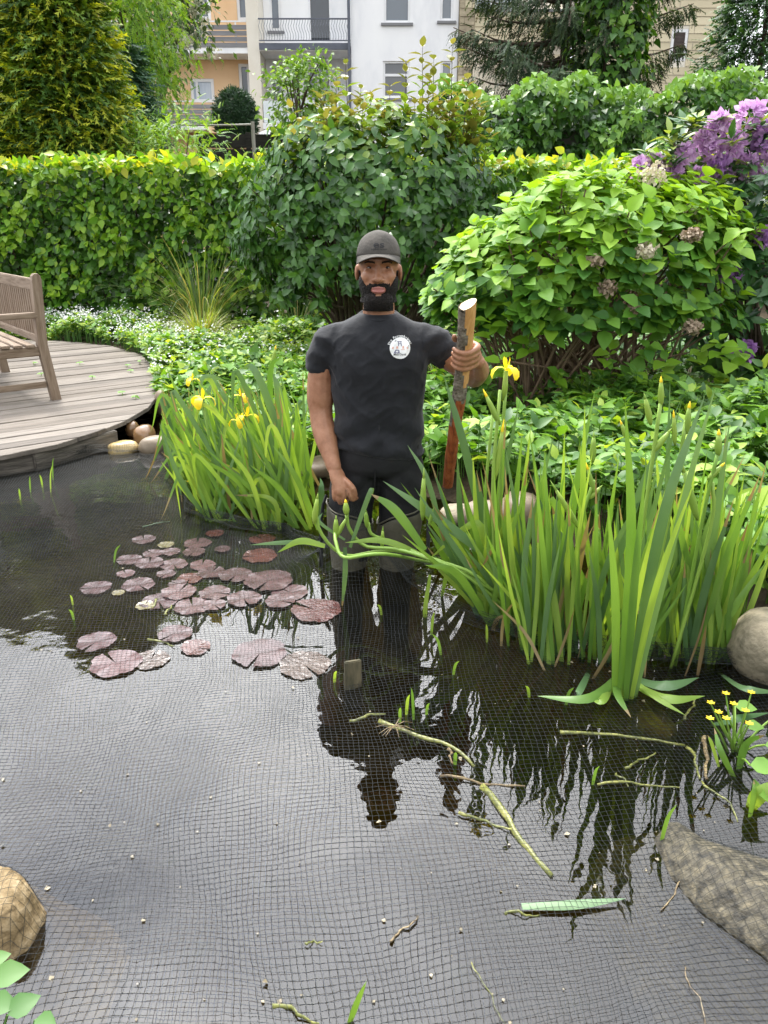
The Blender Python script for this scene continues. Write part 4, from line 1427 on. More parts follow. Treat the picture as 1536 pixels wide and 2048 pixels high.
g0 = gr(425, 655, .12)
arch_grass('reed_grass', (g0.x, g0.y - .6, .10), 240, .7, 1.5, .014, m_gra, [.75, .2, .05], 'tall arching grey green grass before the hedge', 1.25, .8, .22)
g1 = gr(405, 700, .12)
arch_grass('sedge_tuft', (g1.x, g1.y, .10), 420, .32, .66, .012, m_gra, [.03, .27, .7], 'low yellow green grass tuft among white flowers', 1.0, .9, .14)
g2 = gr(600, 660, .1)
arch_grass('reed_grass', (g2.x, g2.y - .3, .10), 60, .4, .8, .012, m_gra, [.7, .25, .05], 'small dark grass clump under the large shrub', 1.0, .8, .25)
g3 = gr(870, 790, .1)
arch_grass('reed_grass', (g3.x + .05, g3.y, .10), 70, .3, .62, .010, m_gra, [.5, .2, .3], 'fine grass behind the elbow of the person', 1.0, .9, .2)

# ------------------------------------------------------------------ stones
m_cob = [surf('brown_wet_cobble', [(0.3, (0.10, 0.055, 0.025)), (0.7, (0.26, 0.15, 0.07))], scale=5, rough=0.18, spec=0.6, bump=.15, bscale=20, coord='World'),
         surf('pale_cobble', [(0.3, (0.12, 0.088, 0.055)), (0.7, (0.25, 0.195, 0.135))], scale=6, rough=0.5, spec=0.4, bump=.2, bscale=20, coord='World'),
         surf('grey_mossy_boulder', [(0.28, (0.10, 0.09, 0.06)), (0.5, (0.26, 0.22, 0.15)), (0.72, (0.38, 0.33, 0.23))], scale=9, rough=0.75, spec=0.3, bump=.6, bscale=34, coord='World'),
         surf('yellow_wet_cobble', [(0.3, (0.30, 0.20, 0.07)), (0.7, (0.48, 0.36, 0.16))], scale=5, rough=0.2, spec=0.6, bump=.15, bscale=20, coord='World')]


def stone(name, c, r, mat, label, seed=0, amp=.16, group=None, cat='stone', sub=3, sq=2.4):
    bm = bmesh.new()
    bmesh.ops.create_icosphere(bm, subdivisions=sub, radius=1.0)
    for v in bm.verts:
        d = v.co.normalized()
        e = (abs(d.x) ** sq + abs(d.y) ** sq + abs(d.z) ** sq) ** (-1 / sq)
        k = e * (1 + amp * noise.noise(d * 1.3 + Vector((seed * 7.1, seed, 0))) + amp * .35 * noise.noise(d * 4 + Vector((seed, 3, seed * 2))))
        v.co = Vector((d.x * r[0], d.y * r[1], d.z * r[2])) * k
    me = bpy.data.meshes.new(name)
    bm.to_mesh(me)
    bm.free()
    me.materials.append(mat)
    me.polygons.foreach_set('use_smooth', [True] * len(me.polygons))
    o = link(name, me)
    o.location = c
    o.rotation_euler = (0, 0, seed * 1.7)
    return tag(o, label, cat, group)


for k, (px, py, r, mi_, z, lb) in enumerate([(292, 884, (.085, .075, .085), 0, .035, 'glossy brown wet cobble below the deck edge'), (248, 903, (.10, .07, .055), 3, .015, 'wet yellow cobble half sunk below the deck edge'),
                                            (266, 872, (.06, .05, .06), 0, .05, 'small dark cobble tucked beneath the deck'), (310, 903, (.105, .08, .075), 1, .03, 'pale pinkish cobble between the deck and the leaning irises'),
                                            (335, 830, (.10, .09, .11), 1, .10, 'rounded buff stone among the creeping leaves')]):
    c = gr(px, py, 0)
    c.z = z
    stone('cobble', c, r, m_cob[mi_], lb, seed=k + 1, group=None)
for k, (px, py, r, mi_, z, lb) in enumerate([(985, 1035, (.15, .10, .09), 1, .05, 'buff bank stone behind the tall irises'), (1045, 1020, (.12, .10, .09), 1, .07, 'pale bank stone shaded by the iris leaves'),
                                            (925, 1030, (.11, .09, .05), 2, .02, 'flat brown bank stone near the foot of the stick'), (1400, 1235, (.12, .10, .10), 2, .06, 'grey bank stone showing between iris leaves'),
                                            (1305, 1190, (.10, .08, .07), 2, .05, 'small grey bank stone behind the iris stand'), (560, 795, (.11, .09, .11), 1, .12, 'upright buff stone among creeping leaves'),
                                            (640, 935, (.13, .1, .06), 1, .04, 'buff stone on the bank behind the bare arm')]):
    c = gr(px, py, z)
    stone('bank_stone', c, r, m_cob[mi_], lb, seed=k + 11)
c = gr(1528, 1318, .06)
stone('round_boulder', (c.x + .06, c.y + .04, .07), (.14, .15, .13), m_cob[2], 'rounded grey brown boulder on the bank beside the iris stand', seed=21, amp=.1, cat='boulder')
c = gr(1310, 1456, -.05)
stone('sunken_stone', (c.x, c.y, -.055), (.075, .06, .05), m_cob[2], 'mossy stone lying under the net near the yellow flowers', seed=25)

# two big boulders the net lies over
slab_poly = [tuple(gr(px, py, .035).xy) for px, py in [(1308, 1660), (1335, 1622), (1362, 1622), (1420, 1662), (1540, 1700)]] + [(1.25, 1.52), (1.5, 1.3), (1.45, .95), (1.0, .85)] + \
            [tuple(gr(px, py, .02).xy) for px, py in [(1536, 1905), (1470, 1860), (1400, 1810), (1345, 1745), (1318, 1695)]]
left_poly = [tuple(gr(px, py, .05).xy) for px, py in [(88, 1800), (70, 1775), (-20, 1738)]] + [(-1.15, 1.48), (-1.35, 1.2), (-1.1, 1.02)] + [tuple(gr(px, py, .02).xy) for px, py in [(-40, 1905), (20, 1908), (60, 1880), (84, 1835)]]


def slab_h(x, y, poly, top, edge, seed, tilt=(0, 0)):
    d = poly_dist(x, y, poly)
    ins = inside_poly(x, y, poly)
    s = np.clip(d / edge, 0, 1)
    h = top * (1 - (1 - s) ** 2.4) + .014 * wave(x * 8, y * 8, seed) * s + .008 * np.abs(wave(x * 21, y * 17, seed + 2)) * s + .003 * wave(x * 60, y * 55, seed + 5) * s + tilt[0] * (x - poly[0][0]) * s + tilt[1] * (y - poly[0][1]) * s
    return np.where(ins, h, -.02 - d * 1.1)


m_slab = surf('weathered_slab_rock', [(0.32, (0.012, 0.011, 0.008)), (0.45, (0.045, 0.039, 0.027)), (0.56, (0.085, 0.074, 0.05)), (0.70, (0.15, 0.125, 0.08))], scale=34, rough=0.7, spec=0.35, bump=.9, bscale=26, coord='World', rrange=.2, distort=.6)
m_tan = surf('tan_rock', [(0.30, (0.06, 0.04, 0.018)), (0.48, (0.22, 0.155, 0.075)), (0.66, (0.34, 0.26, 0.15))], scale=30, rough=0.7, spec=0.3, bump=.7, bscale=30, coord='World', distort=.4)
for nm, poly, top, edge, seed, tilt, mt, lb in (('flat_boulder', slab_poly, .045, .10, 3, (.07, 0), m_slab, 'large flat weathered boulder rising from the water on the right bank'),
                                                 ('tan_boulder', left_poly, .10, .035, 7, (-.08, .12), m_tan, 'angular tan boulder poking from the water under the net')):
    P_ = np.array(poly)
    gx = np.arange(P_[:, 0].min() - .16, P_[:, 0].max() + .16, .014)
    gy = np.arange(P_[:, 1].min() - .16, P_[:, 1].max() + .16, .014)
    X, Y = np.meshgrid(gx, gy)
    Z = slab_h(X, Y, poly, top, edge, seed, tilt)
    i = np.arange(X.size).reshape(X.shape)
    f = np.stack([i[:-1, :-1], i[:-1, 1:], i[1:, 1:], i[1:, :-1]], -1).reshape(-1, 4)
    zz = Z.ravel()[f].max(1)
    o = link(nm, mesh_np(nm, np.stack([X, Y, Z], -1), [f[zz > -.17]], [mt], smooth=True))
    tag(o, lb, 'boulder')

# ------------------------------------------------------------------ irises
m_iris = [leafmat('iris_blade', (0.085, 0.19, 0.034), (0.16, 0.29, 0.055), .38, .38, scale=5), leafmat('iris_bluish', (0.065, 0.14, 0.055), (0.12, 0.215, 0.085), .3, .38, scale=5),
          leafmat('iris_light', (0.17, 0.30, 0.045), (0.28, 0.41, 0.08), .42, .38, scale=5), leafmat('iris_dry', (0.17, 0.12, 0.055), (0.30, 0.23, 0.11), .25, .6, scale=8)]
m_stalk = leafmat('iris_stalk', (0.16, 0.30, 0.04), (0.26, 0.40, 0.07), .15, .4)
m_bud = leafmat('iris_bud', (0.20, 0.34, 0.05), (0.30, 0.42, 0.07), .25, .4)
m_yel = leafmat('iris_yellow', (0.80, 0.58, 0.012), (0.88, 0.70, 0.03), .3, .5, tcol=(1, 1, .4))


def bez(pts, n):
    """smooth curve through control points (Catmull-Rom)"""
    P_ = [Vector(p) for p in pts]
    P_ = [P_[0] * 2 - P_[1]] + P_ + [P_[-1] * 2 - P_[-2]]
    r = []
    seg = len(P_) - 3
    for q in range(n + 1):
        t_ = q / n * seg
        i_ = min(int(t_), seg - 1)
        f = t_ - i_
        a, b, c, d = P_[i_:i_ + 4]
        r.append(.5 * ((2 * b) + (-a + c) * f + (2 * a - 5 * b + 4 * c - d) * f * f + (-a + 3 * b - 3 * c + d) * f ** 3))
    return r


def blade(parent, pts, wid, mat, facing=None, n=13, name='blade'):
    """sword leaf along a curve, folded at the midrib"""
    c = bez(pts, n)
    facing = Vector(facing or (random.uniform(-.6, .6), -1, random.uniform(-.1, .3)))
    V, F = [], []
    for j, p in enumerate(c):
        f = j / n
        t_ = (c[min(j + 1, n)] - c[max(j - 1, 0)]).normalized()
        s = t_.cross(facing)
        s = s.normalized() if s.length > 1e-4 else t_.orthogonal().normalized()
        nrm = s.cross(t_)
        w = wid * .5 * (min(1, .62 + f * 1.1) * (1 - max(0, (f - .45) / .55) ** 1.7) + .02)
        V += [p - s * w - nrm * w * .22, p, p + s * w - nrm * w * .22]
    for j in range(n):
        a = j * 3
        F += [(a, a + 1, a + 4, a + 3), (a + 1, a + 2, a + 5, a + 4)]
    mb = MB().add(V, F)
    mats = [mat]
    if name == 'blade' and random.random() < .3:      # withered tip
        mats = [mat, m_iris[3]]
        mb.M = [0] * (len(F) - 4) + [1] * 4
    return mb.build(name, mats, parent, smooth=True)


def iris_blade_px(parent, b, tip, wpx, mat, ybase=None, ytip=None, mid=None, ymid=None):
    base = gr(*b) if ybase is None else at(*b, ybase)
    base.z = min(base.z, -.02) if ybase is None else base.z
    yt = ytip if ytip is not None else base.y + random.uniform(-.10, .06)
    e = at(*tip, yt)
    wid = .60 * wpx / FPX * (base.y * math.cos(PITCH) + .45)
    if mid:
        m = at(*mid, ymid if ymid is not None else (base.y + yt) / 2 - .04)
        pts = [base, m, e]
    else:
        m = base.lerp(e, .5) + Vector((random.uniform(-.02, .02), random.uniform(-.02, .03), .01))
        pts = [base, m, e]
    return blade(parent, pts, wid, mat)


def bud(parent, base, tip, r, name='bud', yellow=True):
    b, e = Vector(base), Vector(tip)
    mb = MB()
    fs = [0, .12, .35, .6, .8]
    mb.tube([b.lerp(e, f) for f in fs], [r * .35, r * .75, r, r * .75, r * .45], 8)
    o = mb.build(name, m_bud, parent, smooth=True)
    if yellow:
        MB().tube([b.lerp(e, f) for f in (.72, .86, 1.0)], [r * .52, r * .42, r * .05], 7).build('bud_tip', m_yel, o, smooth=True)
    else:
        MB().tube([b.lerp(e, f) for f in (.74, .88, 1.0)], [r * .5, r * .3, r * .04], 7).build('bud_tip', m_bud, o, smooth=True)
    return o


def iris_flower(parent, c, s, tilt=0):
    """three drooping falls, three small upright standards"""
    c = Vector(c)
    mb = MB()
    for k in range(3):
        an = tilt + k * 2.094
        o_ = Vector((math.cos(an), math.sin(an), 0))
        sd = Vector((-o_.y, o_.x, 0))
        prof = [(0, .0, .12), (.35, .22, .16), (.75, .22, .34), (1.05, -.05, .40), (1.15, -.42, .32), (1.08, -.70, .10)]
        V, F = [], []
        for (r, z, w) in prof:
            p = c + o_ * (r * s) + Vector((0, 0, z * s))
            V += [p - sd * w * s + Vector((0, 0, -.06 * s)), p, p + sd * w * s + Vector((0, 0, -.06 * s))]
        for j in range(len(prof) - 1):
            a = j * 3
            F += [(a, a + 1, a + 4, a + 3), (a + 1, a + 2, a + 5, a + 4)]
        mb.add(V, F)
        an += 1.047
        o_ = Vector((math.cos(an), math.sin(an), 0))
        sd = Vector((-o_.y, o_.x, 0))
        V, F = [], []
        for (r, z, w) in [(.05, .05, .08), (.2, .4, .14), (.28, .75, .12), (.25, .95, .03)]:
            p = c + o_ * (r * s) + Vector((0, 0, z * s))
            V += [p - sd * w * s, p + sd * w * s]
        for j in range(3):
            F.append((2 * j, 2 * j + 1, 2 * j + 3, 2 * j + 2))
        mb.add(V, F)
    o = mb.build('flower', m_yel, parent, smooth=True)
    return o


ir = thing('yellow_iris_stand', (.85, 2.35, 0), 'upright stand of yellow flag irises at the right of the pond, one open bloom', 'iris')
main = [  # base px, tip px, width px, material, optional mid
    ((1000, 1180), (888, 752), 26, 1, (930, 900)), ((955, 1180), (1040, 800), 26, 1, None), ((990, 1200), (1012, 838), 22, 0, None), ((1005, 1230), (1045, 860), 22, 0, None),
    ((1040, 1230), (1062, 850), 20, 2, None), ((1120, 1290), (1190, 780), 30, 0, (1150, 1000)), ((1135, 1300), (1170, 810), 26, 2, None), ((1180, 1330), (1362, 800), 22, 1, (1270, 1010)),
    ((1215, 1350), (1365, 795), 20, 1, None), ((1240, 1395), (1250, 800), 30, 0, (1262, 1090)), ((1255, 1395), (1410, 790), 32, 1, (1325, 1040)), ((1270, 1395), (1432, 772), 30, 1, (1370, 1000)),
    ((1246, 1396), (1330, 980), 28, 2, (1275, 1200)), ((1262, 1398), (1390, 960), 25, 2, (1312, 1180)), ((1252, 1400), (1292, 930), 24, 0, (1268, 1180)), ((1230, 1390), (1215, 1000), 26, 0, None), ((1340, 1330), (1340, 765), 24, 1, (1335, 1040)),
    ((1355, 1340), (1310, 880), 24, 2, None), ((1370, 1340), (1415, 900), 26, 0, None), ((1390, 1335), (1460, 840), 26, 1, (1425, 1080)), ((1395, 1345), (1522, 945), 30, 0, (1450, 1130)),
    ((1405, 1340), (1536, 1120), 26, 0, (1470, 1215)), ((1440, 1340), (1560, 1050), 24, 2, None), ((1300, 1330), (1290, 900), 22, 1, None), ((1075, 1310), (1090, 900), 24, 0, None),
    ((1090, 1320), (1130, 940), 22, 0, None), ((1060, 1290), (1010, 890), 20, 1, None), ((1170, 1340), (1135, 1000), 24, 0, None), ((1190, 1330), (1240, 900), 22, 0, None),
    ((1160, 1340), (1300, 960), 24, 1, (1215, 1130)), ((1150, 1330), (1120, 1080), 24, 1, None), ((1000, 1280), (1110, 860), 20, 1, None), ((1320, 1335), (1385, 940), 24, 0, None),
    # bent-over leaves
    ((940, 1200), (870, 1290 - 40), 24, 2, (920, 1060)), ((960, 1220), (855, 1120), 26, 2, (960, 1050)), ((1010, 1240), (960, 1140), 34, 2, (1030, 1045)), ((1080, 1290), (1170, 1260 - 60), 24, 0, (1100, 1000)),
    ((985, 1250), (850, 1130), 28, 0, (915, 1150)), ((1100, 1300), (1068, 1020), 26, 1, (1130, 1100)), ((1065, 1280), (1110, 1080), 22, 0, None),
]
for (b, tp_, w_, mi_, mid) in main:
    iris_blade_px(ir, (b[0], b[1] - (25 if b[1] < 1385 and b[1] > 1260 else 0)), tp_, w_, m_iris[mi_], mid=mid)
for k in range(265):
    bx_ = random.choice([960, 1000, 1040, 1080, 1120, 1160, 1200, 1250, 1290, 1330, 1370, 1410, 1445]) + random.uniform(-22, 22)
    by_ = random.uniform(1245, 1330) - max(0, (1060 - bx_)) * .9
    lean = (bx_ - 1180) * .14 + random.gauss(0, 62)
    iris_blade_px(ir, (bx_, by_), (bx_ + lean, random.triangular(840, 1190, 1040)), random.uniform(12, 24), m_iris[random.choices((0, 1, 2, 3), (.45, .25, .26, .04))[0]], ytip=None)
for k in range(14):
    bx_ = random.uniform(980, 1420)
    iris_blade_px(ir, (bx_, random.uniform(1290, 1360) - max(0, 1060 - bx_)), (bx_ + random.gauss(20, 45), random.uniform(1180, 1290)), random.uniform(10, 16), m_iris[3])
# leaves fallen forward over the net
for (b, mid, e, w_, mi_) in [((1240, 1350), (1330, 1395), (1410, 1392), 22, 2), ((1245, 1345), (1180, 1395), (1075, 1392), 20, 0), ((1225, 1360), (1205, 1400), (1180, 1395), 16, 2), ((1250, 1350), (1330, 1370), (1398, 1355), 24, 1),
                             ((1250, 1345), (1310, 1392), (1370, 1430), 14, 2), ((1240, 1345), (1235, 1385), (1262, 1435), 16, 0), ((1180, 1340), (1160, 1380), (1150, 1395), 14, 1), ((1440, 1345), (1490, 1375), (1560, 1385), 18, 1),
                             ((1420, 1450), (1470, 1437), (1540, 1425), 16, 1)]:
    a_, m_, e_ = gr(*b, -.01), gr(*mid, .05), gr(*e, .025)
    blade(ir, [a_, m_, e_], w_ / FPX * 2.4, m_iris[mi_], facing=(0, -.5, 1))
# stalks with buds and the open bloom
stalks = [((1000, 1240), (985, 1000), (1000, 780), 2.50), ((1005, 1230), (1000, 960), (1012, 770), 2.55), ((1240, 1340), (1290, 1020), (1322, 800), 2.20), ((1270, 1340), (1345, 1000), (1372, 840), 2.2),
          ((1350, 1330), (1405, 1040), (1436, 905), 2.2), ((1130, 1300), (1160, 1060), (1188, 960), 2.3), ((1340, 1335), (1420, 1060), (1425, 965), 2.2), ((1000, 1240), (970, 1040), (985, 830), 2.6), ((1160, 1310), (1190, 1060), (1195, 1030), 2.3)]
for a_, m_, e_, Y in stalks:
    p0 = gr(*a_)
    p0.z = -.03
    c = bez([p0, at(*m_, Y), at(*e_, Y)], 8)
    MB().tube(c, [.0058] * 9, 7).build('stalk', m_stalk, ir, smooth=True)
for (b, e, Y, r, yl) in [((1000, 850), (966, 778), 2.5, .011, True), ((1322, 812), (1322, 752), 2.2, .010, True), ((1372, 868), (1380, 802), 2.2, .011, True), ((1436, 912), (1438, 858), 2.2, .012, True), ((1302, 850), (1288, 785), 2.2, .010, False),
                          ((1185, 925), (1188, 862), 2.3, .011, False), ((1190, 990), (1172, 925), 2.3, .009, True), ((1178, 998), (1205, 970), 2.3, .009, False), ((1415, 960), (1450, 925), 2.2, .010, True), ((1395, 1040), (1362, 920), 2.15, .012, False),
                          ((1192, 1090), (1198, 1055), 2.3, .009, False), ((1305, 905), (1345, 855), 2.2, .011, False), ((1160, 1060), (1100, 960), 2.3, .010, False), ((990, 960), (1008, 838), 2.5, .011, True), ((1350, 890), (1347, 820), 2.2, .008, True),
                          ((845, 1040), (848, 935), 2.6, .012, False), ((858, 1050), (867, 1015), 2.6, .007, False), ((1255, 880), (1240, 840), 2.2, .008, True)]:
    bud(ir, at(*b, Y), at(*e, Y), r, yellow=yl)
iris_flower(ir, at(1012, 738, 2.55), .042, tilt=-.9)
MB().tube([at(1008, 800, 2.55), at(1010, 775, 2.55), at(1012, 742, 2.55)], [.006, .010, .007], 8).build('spathe', m_bud, ir, smooth=True)
# stalks bent over to the left, in front of the wader
bent = [[(1060, 1230), (960, 1165), (880, 1122), (800, 1102), (745, 1104), (700, 1112), (668, 1098), (640, 1062), (632, 1025)], [(1040, 1240), (930, 1150), (850, 1115), (790, 1098), (730, 1092), (700, 1060), (693, 1030)],
        [(1030, 1230), (950, 1150), (862, 1118), (820, 1100), (790, 1085), (745, 1070), (736, 1045)], [(880, 1130), (770, 1108), (690, 1115), (672, 1085), (670, 1060)]]
for pp in bent:
    n = len(pp)
    c = bez([(gr(*pp[0], .02) if q == 0 else at(*pp[q], 2.48 + .25 * min(1, q / 4))) for q in range(n)], 20)
    MB().tube(c, [.0068] * 21, 7).build('stalk', m_stalk, ir, smooth=True)
for (b, e, r, yl) in [((628, 1048), (636, 985), .012, False), ((693, 1030), (691, 998), .013, True), ((672, 1072), (672, 1030), .012, False), ((668, 1080), (698, 1028), .010, False), ((734, 1055), (731, 1016), .010, False), ((764, 1098), (766, 1052), .009, False)]:
    bud(ir, at(*b, 2.72), at(*e, 2.72), r, yellow=yl)
for (b, mid, e, w_, mi_, Y) in [((860, 1118), (770, 1082), (690, 1085), 20, 2, 2.66), ((650, 1092), (600, 1082), (555, 1105), 20, 2, 2.72), ((690, 1095), (690, 1150), (683, 1225), 16, 1, 2.68), ((700, 1095), (740, 985), (745, 990), 15, 1, 2.7),
                                ((850, 1100), (790, 1020), (742, 988), 28, 0, 2.6), ((1000, 1130), (880, 1040), (766, 962), 30, 1, 2.62), ((890, 1090), (855, 960), (815, 890), 16, 1, 2.62), ((640, 1085), (570, 1085), (500, 1090), 14, 1, 2.78),
                                ((690, 1080), (640, 1045), (645, 1025), 10, 1, 2.75), ((860, 1150), (850, 1230), (862, 1260), 14, 2, 2.6)]:
    blade(ir, [at(*b, Y), at(*mid, Y), at(*e, Y + .02)], w_ * .68 / FPX * (Y + .1), m_iris[mi_], facing=(0, -1, .5))

il = thing('yellow_iris_clump', (-.75, 4.0, 0), 'leaning clump of yellow flag irises between the deck and the person', 'iris')
for k in range(285):
    f = random.random()
    bx_ = 362 + 268 * f + random.uniform(-15, 15)
    by_ = random.uniform(905, 1045) if f > .15 else random.uniform(925, 985)
    if f > .55:
        by_ = random.uniform(950, 1060)
    L = random.uniform(80, 285)
    tpx = bx_ - random.gauss(78, 58)
    tpy = by_ - L
    lim = 770 if bx_ < 520 else 725
    tpx = max(tpx, 322)
    if tpy < lim:
        tpy = random.uniform(lim, lim + 110)
    mt = m_iris[random.choices((0, 1, 2, 3), (.42, .26, .28, .04))[0]]
    if random.random() < .16 and bx_ > 430:       # kinked leaf
        iris_blade_px(il, (bx_, by_), (tpx + random.uniform(-70, 30), tpy + random.uniform(40, 150)), random.uniform(10, 17), mt, mid=(tpx + random.uniform(0, 25), tpy + 10))
    else:
        iris_blade_px(il, (bx_, by_), (tpx, tpy), random.uniform(9, 18), mt)
for (b, mid, e, w_, mi_) in [((420, 1040), (360, 960), (318, 845), 20, 1), ((400, 960), (350, 930), (318, 990), 16, 1), ((520, 1050), (470, 960), (345, 895), 18, 0), ((420, 960), (372, 830), (330, 728), 14, 0), ((590, 1000), (560, 800), (545, 745), 24, 1),
                             ((610, 1010), (520, 760), (482, 735), 24, 1), ((560, 1000), (540, 760), (565, 710), 18, 0), ((470, 980), (430, 780), (395, 760), 18, 2), ((450, 980), (400, 770), (465, 765), 16, 1), ((500, 1040), (420, 1045), (375, 1090), 16, 2),
                             ((560, 1060), (545, 1000), (470, 990), 16, 2), ((530, 1060), (500, 960), (445, 890), 20, 2), ((620, 1060), (560, 980), (500, 930), 22, 0), ((640, 1060), (595, 960), (545, 890), 18, 0), ((420, 1030), (440, 1060), (455, 1090), 12, 1),
                             ((500, 1040), (505, 1060), (520, 1075), 18, 0), ((640, 1040), (642, 980), (640, 955), 22, 1)]:
    iris_blade_px(il, b, e, w_, m_iris[mi_], mid=mid)
for (px, py, Y, s, tl) in [(404, 798, 3.72, .055, .4), (482, 792, 3.8, .04, 1.2), (494, 832, 3.7, .05, 2.0), (384, 760, 3.9, .035, .2), (476, 842, 3.7, .04, .9)]:
    c = at(px, py, Y)
    iris_flower(il, c, s, tl)
    MB().tube([(c.x + .05, c.y + .06, -.03), (c.x + .02, c.y + .03, c.z * .5), tuple(c)], [.006, .006, .005], 6).build('stalk', m_stalk, il, smooth=True)
for (b, e, Y) in [((555, 1060), (553, 1010), 3.55), ((585, 1060), (582, 1025), 3.55), ((370, 960), (350, 935), 4.0), ((420, 970), (372, 962), 4.0), ((545, 730), (552, 690), 4.3)]:
    bud(il, at(*b, Y), at(*e, Y), .013)
    p0 = at(*b, Y)
    MB().tube([(p0.x + .03, p0.y + .05, -.03), (p0.x + .01, p0.y + .01, p0.z * .6), tuple(p0)], [.006, .006, .006], 6).build('stalk', m_stalk, il, smooth=True)
m_thatch = m_iris[3]
# emergent shoots standing in the water
for k, (px, py, h, dx) in enumerate([(812, 1430, .08, .01), (828, 1440, .12, -.01), (800, 1445, .06, .0), (852, 1430, .05, .01), (885, 1310, .09, -.04), (905, 1350, .06, .02), (1185, 1570, .07, .01), (1320, 1690, .13, .02), (668, 1365, .05, .01),
                                     (148, 1240, .05, -.01), (145, 1210, .05, .0), (225, 1125, .09, .05), (60, 985, .10, .02), (85, 975, .08, .0), (40, 1000, .07, .01), (105, 960, .14, .03), (100, 985, .16, .04), (910, 1530, .05, 0),
                                     (975, 1285, .08, -.01), (862, 1270, .10, .01), (1130, 1410, .07, .02), (1060, 1395, .05, -.02), (765, 1230, .05, -.02)]):
    b = gr(px, py)
    o = blade(None, [(b.x, b.y, -.03), (b.x + dx * .4, b.y, h * .6), (b.x + dx, b.y - .01, h)], .010, m_iris[random.choice((0, 2))], name='water_sprout', n=6)
    wh = ('beside the wooden deck' if px < 120 else 'beside the lily pads' if px < 400 else 'between the wooden stake and the tall irises' if py < 1460 else 'among the cut reeds near the flat boulder')
    tag(o, 'thin green shoot poking up from the water ' + wh, 'shoot', 'green shoots ' + wh)

# small yellow flowered water plant
yp = gr(1470, 1500)
ypl = thing('yellow_flowered_plant', (yp.x, yp.y, 0), 'slender marsh plant with small yellow flowers beside the sunken stone', 'plant')
for (px, py) in [(1410, 1390), (1440, 1372), (1455, 1392), (1425, 1408), (1440, 1420), (1478, 1405), (1485, 1430), (1490, 1370), (1408, 1420)]:
    e = gr(px, py, .16)
    e.y -= .04
    MB().tube([(yp.x + random.uniform(-.03, .03), yp.y, -.02), (e.x * .6 + yp.x * .4, e.y * .6 + yp.y * .4, .09), tuple(e)], [.004, .003, .002], 5).build('stem', m_stalk, ypl)
    V, F, reps = leaf_arrays(simple_leaf(.35, .05, .05), np.repeat([tuple(e)], 6, 0), np.array([[math.cos(a_), math.sin(a_) * .8, .35] for a_ in np.arange(6) * 1.047]), np.array([[0, 0, 1.0]] * 6), np.full(6, .013))
    link('flower', mesh_np('flower', V, F, [m_yel]), ypl)
for (px, py, s) in [(1470, 1412, .06), (1490, 1450, .05), (1530, 1490, .08), (1500, 1530, .07), (1540, 1440, .06)]:
    c = gr(px, py, .07)
    V, F, reps = leaf_arrays(ovate(.4), np.array([tuple(c)]), np.array([[.8, -.3, .1]]), np.array([[0, -.3, 1]]), np.array([s]))
    link('leaf', mesh_np('leaf', V, F, [m_gc[1]], smooth=True), ypl)
    MB().tube([(yp.x, yp.y, -.02), (c.x * .7 + yp.x * .3, c.y * .7 + yp.y * .3, .05), tuple(c)], .003, 5).build('stem', m_stalk, ypl)
wr = gr(1500, 1600)
wrp = thing('water_reed_tuft', (wr.x, wr.y, 0), 'short green reed tuft in the water behind the flat boulder', 'reed')
for (b, mid, e, w_) in [((1478, 1545), (1495, 1490), (1530, 1470), 26), ((1470, 1560), (1440, 1500), (1428, 1455), 14), ((1500, 1620), (1520, 1590), (1560, 1560), 30), ((1500, 1640), (1510, 1590), (1508, 1560), 18), ((1505, 1560), (1520, 1580), (1545, 1610), 16), ((1440, 1540), (1425, 1490), (1415, 1470), 9)]:
    blade(wrp, [gr(*b, -.01), gr(*mid, .07), gr(*e, .10)], w_ / FPX * 1.95, m_iris[random.choice((0, 2))])

# ------------------------------------------------------------------ water lily pads
m_pad, t = new_mat('maroon_lily_pad')
out = nd(t, 'ShaderNodeOutputMaterial')
p_ = nd(t, 'ShaderNodeBsdfPrincipled')
tc = nd(t, 'ShaderNodeTexCoord')
oi = nd(t, 'ShaderNodeObjectInfo')
n1 = nd(t, 'ShaderNodeTexNoise')
n1.inputs['Scale'].default_value = 22
n1.inputs['Detail'].default_value = 5
t.links.new(tc.outputs['Object'], n1.inputs['Vector'])
mm_ = nd(t, 'ShaderNodeMath', operation='MULTIPLY_ADD')
t.links.new(oi.outputs['Random'], mm_.inputs[0])
mm_.inputs[1].default_value = .35
t.links.new(n1.outputs['Fac'], mm_.inputs[2])
cc_ = ramp(t, mm_.outputs[0], [(.35, (0.030, 0.011, 0.011)), (.6, (0.062, 0.029, 0.031)), (.85, (0.10, 0.052, 0.052))])
t.links.new(cc_, p_.inputs['Base Color'])
p_.inputs['Roughness'].default_value = .26
p_.inputs['Specular IOR Level'].default_value = .5
b_ = nd(t, 'ShaderNodeBump')
b_.inputs['Strength'].default_value = .25
b_.inputs['Distance'].default_value = .01
t.links.new(n1.outputs['Fac'], b_.inputs['Height'])
t.links.new(b_.outputs[0], p_.inputs['Normal'])
t.links.new(p_.outputs[0], out.inputs[0])
m_pado = surf('olive_lily_pad', [(0.3, (0.08, 0.065, 0.02)), (0.7, (0.17, 0.145, 0.055))], scale=20, rough=0.25, spec=0.6, bump=.2)
m_padb = surf('dull_brown_lily_pad', [(0.3, (0.05, 0.032, 0.026)), (0.7, (0.11, 0.078, 0.062))], scale=18, rough=0.25, spec=0.6, bump=.3)
m_padr = surf('red_lily_pad', [(0.3, (0.045, 0.009, 0.007)), (0.7, (0.095, 0.024, 0.017))], scale=20, rough=0.25, spec=0.6, bump=.2)


